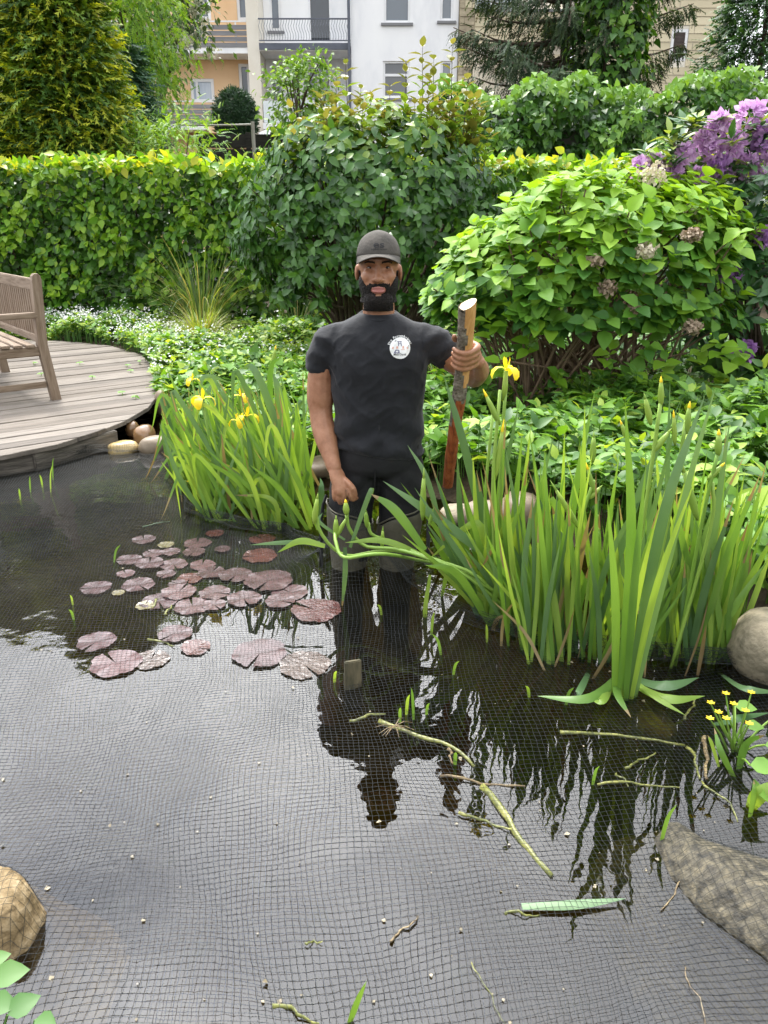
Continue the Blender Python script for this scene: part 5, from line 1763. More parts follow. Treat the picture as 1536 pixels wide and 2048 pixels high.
def lily_pad(px, py, rx, mat, label, group, fold=0, seed=0, dz=0.0):
    c = gr(px, py)
    dep = c.y * math.cos(PITCH) + CAM_Z * math.sin(PITCH)
    r = rx / FPX * dep
    nr, na = 6, 40
    notch = random.uniform(0, 6.28)
    V = [(0, 0, .004)]
    sd = random.uniform(0, 9)
    for j in range(1, nr + 1):
        f = j / nr
        for q in range(na):
            a = notch + .10 + (6.283 - .20) * q / (na - 1)
            ed = 1 + .035 * math.sin(a * 7 + sd) * f + .03 * math.sin(a * 3 + sd * 2) * f
            if f == 1:
                ed += .03 * math.sin(a * 19 + sd)
            x, y = r * f * ed * math.cos(a), r * f * ed * math.sin(a)
            z = .004 + r * (.020 * f ** 3 * math.sin(a * 5 + sd) + .010 * math.sin(a * 11) * f * f) + .0015 * f
            if fold:
                u_ = x * math.cos(sd) + y * math.sin(sd)
                if u_ > 0:
                    z += u_ * .20 * fold
            V.append((x, y, max(z, .0035)))
    F = [(0, 1 + q, 2 + q) for q in range(na - 1)]
    for j in range(nr - 1):
        for q in range(na - 1):
            a = 1 + j * na + q
            F.append((a, a + na, a + na + 1, a + 1))
    me = bpy.data.meshes.new('lily_pad')
    me.from_pydata(V, [], F)
    me.materials.append(mat)
    me.polygons.foreach_set('use_smooth', [True] * len(F))
    o = link('lily_pad', me)
    o.location = (c.x, c.y, -.001 + dz)
    return tag(o, label, 'lily pad', group)


G1 = 'maroon lily pads crowded before the leaning irises'
L1 = 'maroon water lily pad in the crowded patch before the leaning irises'
pads = [(288, 1080, 23), (258, 1121, 25), (306, 1109, 20), (342, 1106, 19), (300, 1129, 28), (348, 1130, 27), (252, 1149, 18), (332, 1150, 19), (277, 1172, 32), (388, 1107, 22), (405, 1131, 25), (423, 1146, 28), (472, 1152, 33), (430, 1188, 31),
        (358, 1187, 34), (318, 1204, 36), (385, 1214, 36), (428, 1212, 24), (488, 1200, 34), (538, 1164, 48), (580, 1186, 36), (395, 1088, 27), (445, 1100, 16), (355, 1170, 18), (560, 1205, 30)]
for k, (px, py, rx) in enumerate(pads):
    sz = 'small' if rx < 24 else ('middling' if rx < 32 else 'large')
    lily_pad(px, py, rx, m_pad, sz + ' ' + L1, sz + ' ' + G1, dz=.0012 * (k % 5))
for (px, py, rx, mt, lb, fo_) in [(192, 1178, 30, m_pad, 'lone maroon lily pad at the deck side of the crowded patch', 0), (332, 1091, 16, m_pado, 'small olive lily pad behind the crowded patch', 0), (237, 1187, 13, m_pado, 'tiny yellowing lily pad beside the lone maroon pad', 0),
                                   (380, 1158, 25, m_padr, 'brown red lily pad half sunk among the crowded pads', 0), (520, 1113, 34, m_padr, 'dark wrinkled lily pad near the bent iris stalks', .15), (525, 1080, 26, m_padr, 'dark lily pad close below the leaning irises', 0),
                                   (430, 1068, 18, m_padr, 'red lily pad in the shade of the leaning irises', 0), (632, 1222, 50, m_padr, 'large glossy red brown lily pad nearest the waders', .25), (193, 1286, 38, m_pad, 'pale lily pad with turned up edge beside the drifting stem', .3),
                                   (350, 1270, 34, m_pad, 'pinkish lily pad above the folded red pad', 0), (392, 1297, 29, m_padr, 'folded red lily pad torn down the middle', .6), (232, 1329, 50, m_pad, 'broad pinkish lily pad overlapping a paler one', .1),
                                   (302, 1321, 36, m_padb, 'pale tan lily pad tucked under the broad pinkish pad', 0), (520, 1309, 54, m_pad, 'broad heart shaped pink lily pad in open water', .08), (609, 1331, 51, m_padb, 'scalloped dull brown lily pad beside the wooden stake', 0),
                                   (290, 1213, 18, m_pado, 'tan rolled lily pad at the edge of the crowded patch', .5)]:
    lily_pad(px, py, rx, mt, lb, None, fold=fo_, dz=.0030 if mt is m_pad else .0006)

# ------------------------------------------------------------------ things drifting on the water
m_stem = [surf('yellow_green_stem', [(0.32, (0.05, 0.055, 0.012)), (0.5, (0.14, 0.15, 0.03)), (0.68, (0.27, 0.26, 0.07))], scale=26, rough=0.4, spec=0.5), surf('straw_stem', [(0.32, (0.08, 0.055, 0.025)), (0.5, (0.20, 0.145, 0.07)), (0.7, (0.34, 0.27, 0.14))], scale=24, rough=0.5),
          surf('pale_blade', [(0.3, (0.09, 0.16, 0.07)), (0.7, (0.15, 0.23, 0.115))], scale=9, rough=0.35)]
drift = [([(700, 1441), (770, 1424)], 9, 0, None), ([(755, 1443), (800, 1455), (860, 1478), (910, 1500), (950, 1530)], 13, 0, 'yellow green iris stem with torn roots drifting under the net'), ([(1120, 1464), (1190, 1466), (1280, 1475), (1370, 1492)], 10, 0, None),
         ([(880, 1552), (960, 1563), (1050, 1575)], 8, 1, None), ([(965, 1570), (1030, 1660), (1100, 1752)], 20, 0, 'thick cut iris stem floating aslant, longest on the open water'), ([(918, 1625), (970, 1642), (1030, 1660)], 9, 0, None), ([(1010, 1822), (1080, 1832)], 8, 0, None),
         ([(778, 1880), (838, 1834)], 10, 1, None), ([(610, 1886), (645, 1881)], 6, 0, None), ([(1195, 1568), (1280, 1566), (1360, 1577)], 7, 0, None), ([(1250, 1536), (1310, 1505)], 7, 0, None), ([(1375, 1492), (1392, 1520), (1396, 1556)], 9, 0, None),
         ([(1410, 1475), (1414, 1560)], 13, 1, None), ([(1325, 1708), (1362, 1750), (1352, 1782), (1318, 1818)], 7, 1, 'curved straw stem lying against the flat boulder'), ([(548, 2006), (590, 2022), (635, 2050)], 12, 0, None), ([(945, 1925), (980, 1990), (1012, 2050)], 3, 0, None),
         ([(1366, 1932), (1390, 1985), (1416, 2050)], 3, 1, None), ([(900, 1495), (903, 1525)], 9, 1, 'short brown stub standing beside the torn stem'), ([(295, 1278), (330, 1285), (350, 1292)], 6, 0, None), ([(285, 1052), (340, 1042)], 5, 2, None),
         ([(1400, 1560), (1450, 1600), (1480, 1640)], 6, 0, None), ([(1370, 1440), (1385, 1410), (1392, 1400)], 10, 0, None), ([(305, 1215), (312, 1200), (318, 1196)], 9, 0, None), ([(330, 1228), (345, 1210)], 9, 0, None), ([(1230, 1545), (1260, 1570)], 6, 0, None)]
for pts_, w_, mi_, lb in drift:
    c = [gr(*q, .005) for q in pts_]
    if len(c) == 2:
        c = [c[0], c[0].lerp(c[1], .5), c[1]]
    c = bez(c, 10)
    sdv = (c[-1] - c[0]).cross(Vector((0, 0, 1))).normalized()
    jn = random.uniform(0, 9)
    c = [p + sdv * (.004 * math.sin(q * .9 + jn) + .002 * math.sin(q * 2.1 + jn)) + Vector((0, 0, .0035 * math.sin(q * .7 + jn * 2) - .001)) for q, p in enumerate(c)]
    dep = c[0].y * .94 + .49
    r = w_ * .40 / FPX * dep
    o = MB().tube(c, [r * (1.0 - .45 * q / (len(c) - 1)) * (1 + .10 * math.sin(q * 1.9 + jn)) for q in range(len(c))], 7, flat=.55).build('drifting_reed', m_stem[mi_], smooth=True)
    ln = sum((c[q + 1] - c[q]).length for q in range(len(c) - 1))
    sz = ('long' if ln > .22 else ('middling' if ln > .11 else 'short')) + ' ' + ('yellow green', 'straw coloured', 'pale green')[mi_]
    tag(o, lb or sz + ' cut reed floating on the pond under the net', 'reed', None if lb else sz + ' cut reeds under the net')
    if lb and 'roots' in lb:
        mr_ = MB()
        s0 = gr(790, 1452, .014)
        for k in range(9):
            a_ = random.uniform(0, 6.28)
            mr_.tube([s0, s0 + Vector((math.cos(a_) * .03, math.sin(a_) * .03, .006)), s0 + Vector((math.cos(a_) * .06, math.sin(a_) * .05, -.004))], [.0018, .0014, .0006], 4)
        mr_.build('roots', m_stem[1], o)
a_, b_, c_ = gr(1043, 1812, .012), gr(1150, 1808, .014), gr(1252, 1797, .012)
o = blade(None, [a_, b_, c_], .022, m_stem[2], facing=(0, -.2, 1), name='drifting_leaf')
tag(o, 'pale green cut iris blade floating flat on grey water', 'leaf blade')
o = blade(None, [gr(695, 2060, -.02), gr(715, 2005, .05), gr(733, 1962, .10)], .014, m_iris[0], name='pond_sprout', n=6)
tag(o, 'stout green blade rising at the near edge of the pond', 'shoot')
m_pl = surf('old_plank', [(0.3, (0.025, 0.026, 0.012)), (0.7, (0.11, 0.09, 0.05))], scale=30, rough=0.8, bump=.4, bscale=30, stretch=(1, 1, .3))
st_c = gr(706, 1374)
stake = bevel_box('wooden_stake', (.056, .018, .17), m_pl, None, (st_c.x, st_c.y, .005), .45, .003)
stake.rotation_euler = (math.radians(-10), math.radians(4), .40)
tag(stake, 'old wooden stake end sticking out of the dark water', 'stake')
pos, S_ = [], []
for k in range(130):
    px, py = random.uniform(-20, 1500), random.uniform(1100, 2050)
    c = gr(px, py, .003)
    pos.append(tuple(c))
    S_.append(random.choice((.004, .006, .008, .012)) * random.uniform(.7, 1.3))
pos = np.array(pos)
V, F, reps = leaf_arrays(simple_leaf(.4, .15, .1), pos, nz(rnd(len(pos)) * np.array([1, 1, .12])), np.array([[0, 0, 1.0]] * len(pos)) + rnd(len(pos), .2), np.array(S_))
m_deb = leafmat('drift_petal', (0.16, 0.13, 0.07), (0.42, 0.36, 0.24), .2, .6, tcol=(1, .9, .7))
o = link('floating_debris', mesh_np('floating_debris', V, F, [m_deb]), kind='stuff')
tag(o, 'tiny petals and bits scattered on the water', 'debris')

# ------------------------------------------------------------------ pond net
m_net = surf('black_net_cord', [(0.3, (0.012, 0.015, 0.014)), (0.7, (0.025, 0.03, 0.028))], scale=20, rough=0.45, spec=0.32, coord='World')
NETP = [(-3.8, 3.25), (-2.36, 4.40), (-1.9, 4.74), (-1.46, 4.84), (-1.3, 4.55), (-1.02, 3.68), (-.75, 3.46), (-.49, 3.36), (-.30, 3.16), (-.18, 2.96), (-.02, 2.93), (.12, 2.77), (.3, 2.50), (.51, 2.36), (.88, 2.26), (1.25, 2.20),
        (1.75, 2.08), (1.95, .72), (-2.2, .72), (-3.8, 1.5)]
MESH_ = .0148
ang = math.radians(7)
uu, vv = np.meshgrid(np.arange(-255, 148), np.arange(27, 352))
X = uu * MESH_
Y = vv * MESH_
X, Y = X * math.cos(ang) - Y * math.sin(ang), X * math.sin(ang) + Y * math.cos(ang)
X0 = X + .045 * wave(X * 1.3, Y * 1.5, 2) + .014 * wave(X * 4.5, Y * 4.0, 7) + .0010 * rng.normal(0, 1, X.shape)
Y0 = Y + .050 * wave(X * 1.1, Y * 1.4, 5) + .014 * wave(X * 4.0, Y * 4.8, 9) + .0010 * rng.normal(0, 1, X.shape)
ins = inside_poly(X0, Y0, NETP)
bd = np.full(X0.shape, 1e9)
BX, BY = X0.copy(), Y0.copy()
for q in range(len(NETP)):
    (x1, y1), (x2, y2) = NETP[q], NETP[(q + 1) % len(NETP)]
    tt = np.clip(((X0 - x1) * (x2 - x1) + (Y0 - y1) * (y2 - y1)) / ((x2 - x1) ** 2 + (y2 - y1) ** 2), 0, 1)
    cx_, cy_ = x1 + tt * (x2 - x1), y1 + tt * (y2 - y1)
    dd = np.hypot(X0 - cx_, Y0 - cy_)
    k = dd < bd
    bd = np.where(k, dd, bd)
    BX, BY = np.where(k, cx_, BX), np.where(k, cy_, BY)
# net beyond the edge is gathered into a bunched rim
gather = (~ins) & (bd < .42)
jx = .010 * wave(X0 * 9, Y0 * 9, 3)
X1 = np.where(gather, BX + (X0 - BX) * .10 + jx, X0)
Y1 = np.where(gather, BY + (Y0 - BY) * .10 + jx, Y0)
Z1 = .010 + .006 * (1 + wave(X0 * 2.2, Y0 * 2.4, 4)) + np.where(gather, .012 + .024 * (1 + np.sin(bd * 45 + X0 * 7)) * np.minimum(1, bd * 8), 0)
HX, HY_ = -.150, 2.925
rr = np.hypot(X1 - HX, (Y1 - HY_) * 1.1)
lift = .365 * np.exp(-(rr / .115) ** 1.3) + .03 * np.exp(-(rr / .30) ** 2)
Z1 = Z1 + lift
pull = .62 * np.exp(-(rr / .12) ** 2)
X1 = X1 + (HX - X1) * pull * .5
Y1 = Y1 + (HY_ - Y1) * pull * .5
for poly, top, edge, seed, tilt in ((slab_poly, .045, .10, 3, (.07, 0)), (left_poly, .10, .035, 7, (-.08, .12))):
    Z1 = np.maximum(Z1, slab_h(X1, Y1, poly, top, edge, seed, tilt) + .005)
ok = (ins | gather) & (np.abs(X1) < .56 * Y1 + .55) & (Y1 > .74)
P = np.stack([X1, Y1, Z1], -1)
r_ = .00050
V, F = [], []
base = 0
for axis in (0, 1):
    off = np.array([[0, 0, 1.0], [0, .87, -.5], [0, -.87, -.5]]) if axis == 1 else np.array([[0, 0, 1.0], [.87, 0, -.5], [-.87, 0, -.5]])
    vv_ = (P[:, :, None, :] + off[None, None] * r_).reshape(-1, 3)
    idx = np.arange(P.shape[0] * P.shape[1]).reshape(P.shape[:2])
    if axis == 0:
        a, b, m = idx[:-1], idx[1:], ok[:-1] & ok[1:]
    else:
        a, b, m = idx[:, :-1], idx[:, 1:], ok[:, :-1] & ok[:, 1:]
    a, b = a[m], b[m]
    ff = []
    for q in range(3):
        ff.append(np.stack([a * 3 + q, a * 3 + (q + 1) % 3, b * 3 + (q + 1) % 3, b * 3 + q], -1))
    ff = np.concatenate(ff)
    used = np.unique(ff)
    remap = np.full(len(vv_), -1)
    remap[used] = np.arange(len(used)) + base
    V.append(vv_[used])
    F.append(remap[ff])
    base += len(used)
net = link('pond_net', mesh_np('pond_net', np.concatenate(V), [np.concatenate(F)], [m_net]))
tag(net, 'black mesh net spread over the pond, one edge lifted in a hand', 'net')

# ------------------------------------------------------------------ person standing in the pond
PX, PY = -.021, 3.10
person = thing('person', (PX, PY, -.44), 'bearded person in black t-shirt and waders standing in the pond holding a stick', 'person')
m_skin = surf('brown_skin', [(0.3, (0.235, 0.105, 0.054)), (0.5, (0.30, 0.142, 0.077)), (0.7, (0.36, 0.18, 0.105))], scale=30, rough=0.45, spec=0.4, coord='World', bump=.06, bscale=160)
m_skin.node_tree.nodes['Principled BSDF'].inputs['Subsurface Weight'].default_value = .08
m_skin.node_tree.nodes['Principled BSDF'].inputs['Subsurface Radius'].default_value = (.012, .005, .003)
m_lip = surf('lip', [(0.3, (0.27, 0.095, 0.078)), (0.7, (0.34, 0.13, 0.105))], scale=30, rough=0.4, coord='World')
m_nail = surf('finger_nail', [(0.3, (0.48, 0.29, 0.21)), (0.7, (0.55, 0.34, 0.26))], scale=30, rough=0.35, coord='World')
m_beard = surf('black_beard', [(0.3, (0.006, 0.005, 0.004)), (0.7, (0.022, 0.017, 0.014))], scale=120, rough=0.75, spec=0.25, coord='World', bump=.9, bscale=260)
m_fade = surf('cropped_hair', [(0.35, (0.035, 0.022, 0.016)), (0.7, (0.10, 0.055, 0.036))], scale=160, rough=0.7, spec=0.2, coord='World')
m_shirt = surf('black_cotton', [(0.3, (0.008, 0.0085, 0.010)), (0.7, (0.015, 0.016, 0.019))], scale=9, rough=0.85, spec=0.25, coord='World', bump=.25, bscale=24, sheen=.12)
m_trou = surf('black_trousers', [(0.3, (0.007, 0.007, 0.008)), (0.7, (0.016, 0.016, 0.017))], scale=8, rough=0.75, spec=0.3, coord='World', bump=.3, bscale=18)
m_wade = surf('olive_wader', [(0.3, (0.058, 0.054, 0.036)), (0.7, (0.11, 0.10, 0.07))], scale=6, rough=0.55, spec=0.4, coord='World', bump=.4, bscale=16)
m_cap = surf('faded_cap', [(0.3, (0.055, 0.052, 0.046)), (0.7, (0.11, 0.10, 0.088))], scale=16, rough=0.9, spec=0.15, coord='World', bump=.15, bscale=120)
m_capk = surf('cap_print', [(0.3, (0.010, 0.010, 0.011)), (0.7, (0.018, 0.018, 0.02))], scale=16, rough=0.6, coord='World')
m_strap = surf('black_webbing', [(0.3, (0.008, 0.008, 0.009)), (0.7, (0.018, 0.018, 0.02))], scale=30, rough=0.7, coord='World')


def rings(mb, prof, n=28, sq=2.4):
    """closed loft of horizontal superellipses (z, cx, cy, rx, ry)"""
    V, F = [], []
    for (z, cx, cy, rx, ry) in prof:
        for k in range(n):
            a = 2 * math.pi * k / n
            c, s = math.cos(a), math.sin(a)
            e = (abs(c) ** sq + abs(s) ** sq) ** (-1 / sq)
            V.append((cx + rx * c * e, cy + ry * s * e, z))
    for j in range(len(prof) - 1):
        for k in range(n):
            F.append((j * n + k, j * n + (k + 1) % n, (j + 1) * n + (k + 1) % n, (j + 1) * n + k))
    F.append(tuple(range(n - 1, -1, -1)))
    F.append(tuple(range((len(prof) - 1) * n, len(prof) * n)))
    mb.add(V, F)


def limb(mb, pts, radii, n=14, steps=5, flat=1.0):
    """smooth round tube with domed ends"""
    N_ = (len(pts) - 1) * steps
    c = bez(pts, N_)
    rad = []
    for q in range(N_ + 1):
        f = q / steps
        i_ = min(int(f), len(radii) - 2)
        g = f - i_
        g = g * g * (3 - 2 * g)
        rad.append(radii[i_] * (1 - g) + radii[i_ + 1] * g)
    d0, d1 = (c[0] - c[1]).normalized(), (c[-1] - c[-2]).normalized()
    pre = [(c[0] + d0 * rad[0] * math.sin(a), rad[0] * math.cos(a)) for a in (1.45, 1.0, .5)]
    post = [(c[-1] + d1 * rad[-1] * math.sin(a), rad[-1] * math.cos(a)) for a in (.5, 1.0, 1.45)]
    mb.tube([p for p, _ in pre] + c + [p for p, _ in post], [r for _, r in pre] + rad + [r for _, r in post], n, flat=flat)


def fuse(name, mb, voxel, smooth_it, mats, factor=.5):
    """join overlapping closed shapes into one continuous skin"""
    me = mb.mesh(name, mats)
    bm = bmesh.new()
    bm.from_mesh(me)
    bmesh.ops.recalc_face_normals(bm, faces=bm.faces)
    bm.to_mesh(me)
    bm.free()
    tmp = bpy.data.objects.new('tmp', me)
    col.objects.link(tmp)
    r = tmp.modifiers.new('r', 'REMESH')
    r.mode = 'VOXEL'
    r.voxel_size = voxel
    s = tmp.modifiers.new('s', 'SMOOTH')
    s.iterations = smooth_it
    s.factor = factor
    dg = bpy.context.evaluated_depsgraph_get()
    new = bpy.data.meshes.new_from_object(tmp.evaluated_get(dg))
    bpy.data.objects.remove(tmp)
    bpy.data.meshes.remove(me)
    new.name = name
    if not new.materials:
        for m in mats:
            new.materials.append(m)
    new.polygons.foreach_set('use_smooth', [True] * len(new.polygons))
    return new


def co_np(me):
    a = np.empty(len(me.vertices) * 3, np.float32)
    me.vertices.foreach_get('co', a)
    return a.reshape(-1, 3)


def set_co(me, a):
    me.vertices.foreach_set('co', np.asarray(a, np.float32).ravel())
    me.update()


# stick first: the hand closes round it
ST, SB = at(935, 606, 2.80), at(898, 972, 3.12)
sdir = (SB - ST).normalized()
tH = .30
SH = at(926, 712, 2.80 + (3.12 - 2.80) * tH)     # grip centre
SR = .029
sx = Vector((1, 0, 0)) - sdir * sdir.x
sx.normalize()
sy = Vector((0, 1, 0)) - sdir * sdir.y - sx * sx.y
sy.normalize()

HCX, HCY = -.021, 3.085
b = MB()
# trunk, hips, legs (inside the clothes), neck
rings(b, [(.43, PX, PY, .12, .08), (.50, PX, PY, .15, .10), (.62, PX, PY, .15, .10), (.80, PX, PY, .165, .105), (.94, PX, PY, .17, .10), (1.01, PX, PY, .14, .08), (1.05, PX, PY, .08, .07)], 20)
limb(b, [(PX, 3.105, 1.00), (PX, 3.10, 1.07), (HCX, 3.095, 1.16)], [.075, .063, .060])
for sx_ in (-.108, .080):
    limb(b, [(PX + sx_ * 1.02, 3.1, .44), (PX + sx_ * 1.1, 3.09, .0), (PX + sx_ * 1.1, 3.11, -.36)], [.060, .050, .04])
    limb(b, [(PX + sx_, 3.13, -.40), (PX + sx_ * 1.1, 3.02, -.405)], [.036, .026])
# head
b.ellipsoid((HCX, 3.095, 1.265), (.077, .096, .098), 24, 16)
b.ellipsoid((HCX, 3.065, 1.190), (.0715, .078, .082), 24, 16)
b.ellipsoid((HCX, 3.030, 1.137), (.048, .045, .034), 16, 12)
b.ellipsoid((HCX - .036, 3.022, 1.215), (.026, .026, .03), 12, 10)
b.ellipsoid((HCX + .036, 3.022, 1.215), (.026, .026, .03), 12, 10)
b.ellipsoid((HCX, 3.012, 1.268), (.058, .022, .014), 14, 10)
limb(b, [(HCX, 3.000, 1.252), (HCX, 2.989, 1.226), (HCX, 2.976, 1.208)], [.0095, .0105, .0135], steps=3)
for s in (-1, 1):
    b.ellipsoid((HCX + s * .0135, 2.990, 1.205), (.0105, .013, .009), 10, 8)
    b.ellipsoid((HCX + s * .082, 3.105, 1.225), (.009, .020, .032), 12, 10, rot=Matrix.Rotation(s * .25, 3, 'Z'))
b.ellipsoid((HCX, 2.994, 1.176), (.027, .012, .0065), 14, 8)
b.ellipsoid((HCX, 2.993, 1.164), (.026, .013, .0085), 14, 8)
# right arm of the person hanging, hand closed on the net
limb(b, [(-.18, 3.10, .945), (-.246, 3.105, .86), (-.258, 3.105, .75), (-.258, 3.095, .675), (-.243, 3.06, .60), (-.203, 2.985, .478)], [.048, .053, .057, .048, .048, .031])
W = Vector((-.203, 2.985, .478))
K = Vector((-.172, 2.945, .395))
limb(b, [W, W.lerp(K, .45) + Vector((.002, 0, 0)), K], [.029, .036, .034], flat=.72)
for j, (o_, L) in enumerate([((.030, -.006, .002), 1.0), ((.010, -.010, -.006), 1.08), ((-.010, -.006, -.008), 1.02), ((-.029, .002, -.004), .85)]):
    p0 = K + Vector(o_)
    if j == 0:
        fp = [p0 + Vector((0, .004, .018)), p0 + Vector((.004, -.008, -.014)), p0 + Vector((.012, -.002, -.042)), p0 + Vector((.030, .012, -.040))]
    else:
        fp = [p0 + Vector((0, .004, .018)), p0 + Vector((.0, -.010, -.018) * np.array(1)) if False else p0 + Vector((0, -.010, -.020)), p0 + Vector((.004, .002, -.046 * L)), p0 + Vector((.010, .026, -.046 * L)), p0 + Vector((.010, .030, -.026 * L))]
    limb(b, fp, [.0115, .0105, .0098, .0088, .0080][:len(fp)], n=10, steps=3)
limb(b, [W + Vector((.018, -.004, -.030)), K + Vector((.040, -.012, .020)), K + Vector((.054, -.010, -.010)), K + Vector((.056, -.004, -.034))], [.0150, .0128, .0112, .0090], n=10, steps=3)
# left arm of the person, bent, hand round the stick
EL = at(948, 752, 3.12)
WR = SH + sx * .058 + sy * .045 + Vector((0, 0, -.045))
limb(b, [(.14, 3.10, .945), at(885, 708, 3.12), EL], [.046, .050, .048])
limb(b, [EL, EL.lerp(WR, .45) + Vector((.010, 0, -.004)), WR], [.047, .046, .031])
PM = SH + sx * .036 + sy * .022
limb(b, [WR, WR.lerp(PM, .6), PM + Vector((0, 0, .012))], [.031, .034, .033], flat=.8)
up = -sdir
for j in range(4):
    h = .033 - .0222 * j
    R = SR + .0075
    fp = []
    a0, a1 = (50, (-166, -182, -188, -172)[j])
    nn_ = 6
    for q in range(nn_):
        a = math.radians(a0 + (a1 - a0) * q / (nn_ - 1))
        RR = R + ((.010, .016, .004, .003, 0, .001)[q])
        fp.append(SH + up * (h + .004 * (1 - q / nn_)) + sx * (RR * math.cos(a)) + sy * (RR * math.sin(a)))
    limb(b, fp, [.0118, .0136, .0110, .0124, .0106, .0094], n=10, steps=3)
limb(b, [PM + up * .02 + sy * .006, SH + sy * (SR + .014) + up * .040 + sx * .006, SH - sx * (SR + .004) + sy * (SR * .45) + up * .062, SH - sx * (SR + .010) + sy * (SR * .1) + up * .080], [.015, .0135, .0115, .0095], n=10, steps=3)
body_me = fuse('body', b, .0042, 2, [m_skin, m_lip, m_nail], .5)
C = co_np(body_me)
# eye sockets
for s in (-1, 1):
    g = np.exp(-(((C[:, 0] - HCX - s * .031) / .017) ** 2 + ((C[:, 2] - 1.247) / .0105) ** 2)) * (C[:, 1] < 3.06)
    C[:, 1] += .010 * g
# crease between the lips
g = np.exp(-((C[:, 2] - 1.170) / .0028) ** 2 - ((C[:, 0] - HCX) / .022) ** 4) * (C[:, 1] < 3.03)
C[:, 1] += .004 * g
set_co(body_me, C)
fc = np.empty(len(body_me.polygons) * 3, np.float32)
body_me.polygons.foreach_get('center', fc)
fc = fc.reshape(-1, 3)
mi = np.zeros(len(fc), int)
mi[(fc[:, 1] < 3.03) & (((fc[:, 0] - HCX) / .027) ** 2 + ((fc[:, 2] - 1.168) / .0135) ** 2 < 1)] = 1
body_me.polygons.foreach_set('material_index', mi)
body = link('body', body_me, person)


def shell(name, mask_fn, off_fn, mats, parent, keep=.5):
    """a layer lying on the skin where the mask says so (beard, brows, cropped hair)"""
    bm = bmesh.new()
    bm.from_mesh(body_me)
    bmesh.ops.delete(bm, geom=[v for v in bm.verts if v.co.z < 1.06], context='VERTS')
    bmesh.ops.subdivide_edges(bm, edges=list(bm.edges), cuts=1, use_grid_fill=True)
    dele = [v for v in bm.verts if mask_fn(v.co) < keep]
    bmesh.ops.delete(bm, geom=dele, context='VERTS')
    bm.normal_update()
    bd_ = {v.index for v in bm.verts if v.is_boundary}
    nor = [(v, v.normal.copy()) for v in bm.verts]
    for v, n_ in nor:
        o_ = off_fn(v.co)
        v.co = v.co + n_ * (o_ * (.1 if v.is_boundary else 1))
    me = bpy.data.meshes.new(name)
    bm.to_mesh(me)
    bm.free()
    me.materials.clear()
    for m in mats:
        me.materials.append(m)
    me.polygons.foreach_set('material_index', [0] * len(me.polygons))
    me.polygons.foreach_set('use_smooth', [True] * len(me.polygons))
    return link(name, me, parent)


def beard_mask(c):
    x, z = abs(c.x - HCX), c.z
    if x > .0755 or c.y > 3.125 or z < 1.085 or z > 1.25 or (c.y > 3.06 and z < 1.115):
        return 0
    nzv = .004 * noise.noise(c * 90)
    # sideburn and cheek line
    cheek = 1.172 + max(0, (x - .038)) * 1.55 + nzv
    if x > .068:
        cheek = max(cheek, 1.235)
    if ((c.x - HCX) / .0275) ** 2 + ((z - 1.168) / .0130) ** 2 < 1 and c.y < 3.03:
        return 0
    if x < .036 and 1.178 <= z < 1.193 + nzv and c.y < 3.03:        # moustache
        return 1
    if .024 < x < .043 and 1.14 < z < 1.190 + nzv and c.y < 3.04:
        return 1
    if x < .010 and 1.148 < z < 1.157:
        return 0
    return 1 if z < cheek and not (x < .036 and z > 1.176) else 0


def beard_off(c):
    x = abs(c.x - HCX)
    base = .0045 + .012 * max(0, min(1, (1.160 - c.z) / .05)) * max(0, 1 - max(0, x - .045) / .04)
    if c.z > 1.176 and x < .04:
        base = .0035
    return base + .002 * noise.noise(c * 160)


shell('beard', beard_mask, beard_off, [m_beard], person)
shell('cropped_hair', lambda c: 1 if ((c.z > 1.222 and c.y > 3.135) or (c.y > 3.055 and c.z > 1.258)) else 0, lambda c: .0022, [m_fade], person)


def brow_mask(c):
    x, z = abs(c.x - HCX), c.z
    if c.y > 3.05 or x < .012 or x > .052:
        return 0
    mid = 1.2660 + .0035 * math.sin((x - .012) / .04 * 3.0) - max(0, x - .04) * .18
    return 1 if abs(z - mid) < .0030 * (1.1 - x * 6) + .0014 else 0


shell('eyebrows', brow_mask, lambda c: .0022, [m_beard], person)
m_eyew = surf('eye_white', [(0.3, (0.26, 0.22, 0.20)), (0.7, (0.32, 0.28, 0.25))], scale=30, rough=0.2, coord='World')
m_eyed = surf('dark_iris', [(0.3, (0.008, 0.005, 0.004)), (0.7, (0.02, 0.012, 0.008))], scale=30, rough=0.1, coord='World')
face_bvh = BVHTree.FromPolygons([tuple(v) for v in C], [tuple(p.vertices) for p in body_me.polygons])
for s in (-1, 1):
    hit = face_bvh.ray_cast(Vector((HCX + s * .031, 2.7, 1.2475)), Vector((0, 1, 0)))[0]
    ey = MB().ellipsoid((hit.x, hit.y + .0035, hit.z), (.0125, .006, .0048), 14, 10).build('eye', m_eyew, person, smooth=True)
    MB().ellipsoid((hit.x + .001, hit.y + .0005, hit.z + .0004), (.0060, .0042, .0050), 10, 8).build('iris', m_eyed, ey, smooth=True)
    lid = MB()
    lp = [Vector((hit.x + f * .0135, hit.y - .001 + .004 * f * f, hit.z + .0056 * (1 - f * f) - .0004)) for f in (-1, -.5, 0, .5, 1)]
    lid.tube(lp, [.0012, .0024, .0028, .0024, .0012], 6)
    lid.build('eyelid', m_fade, person, smooth=True)

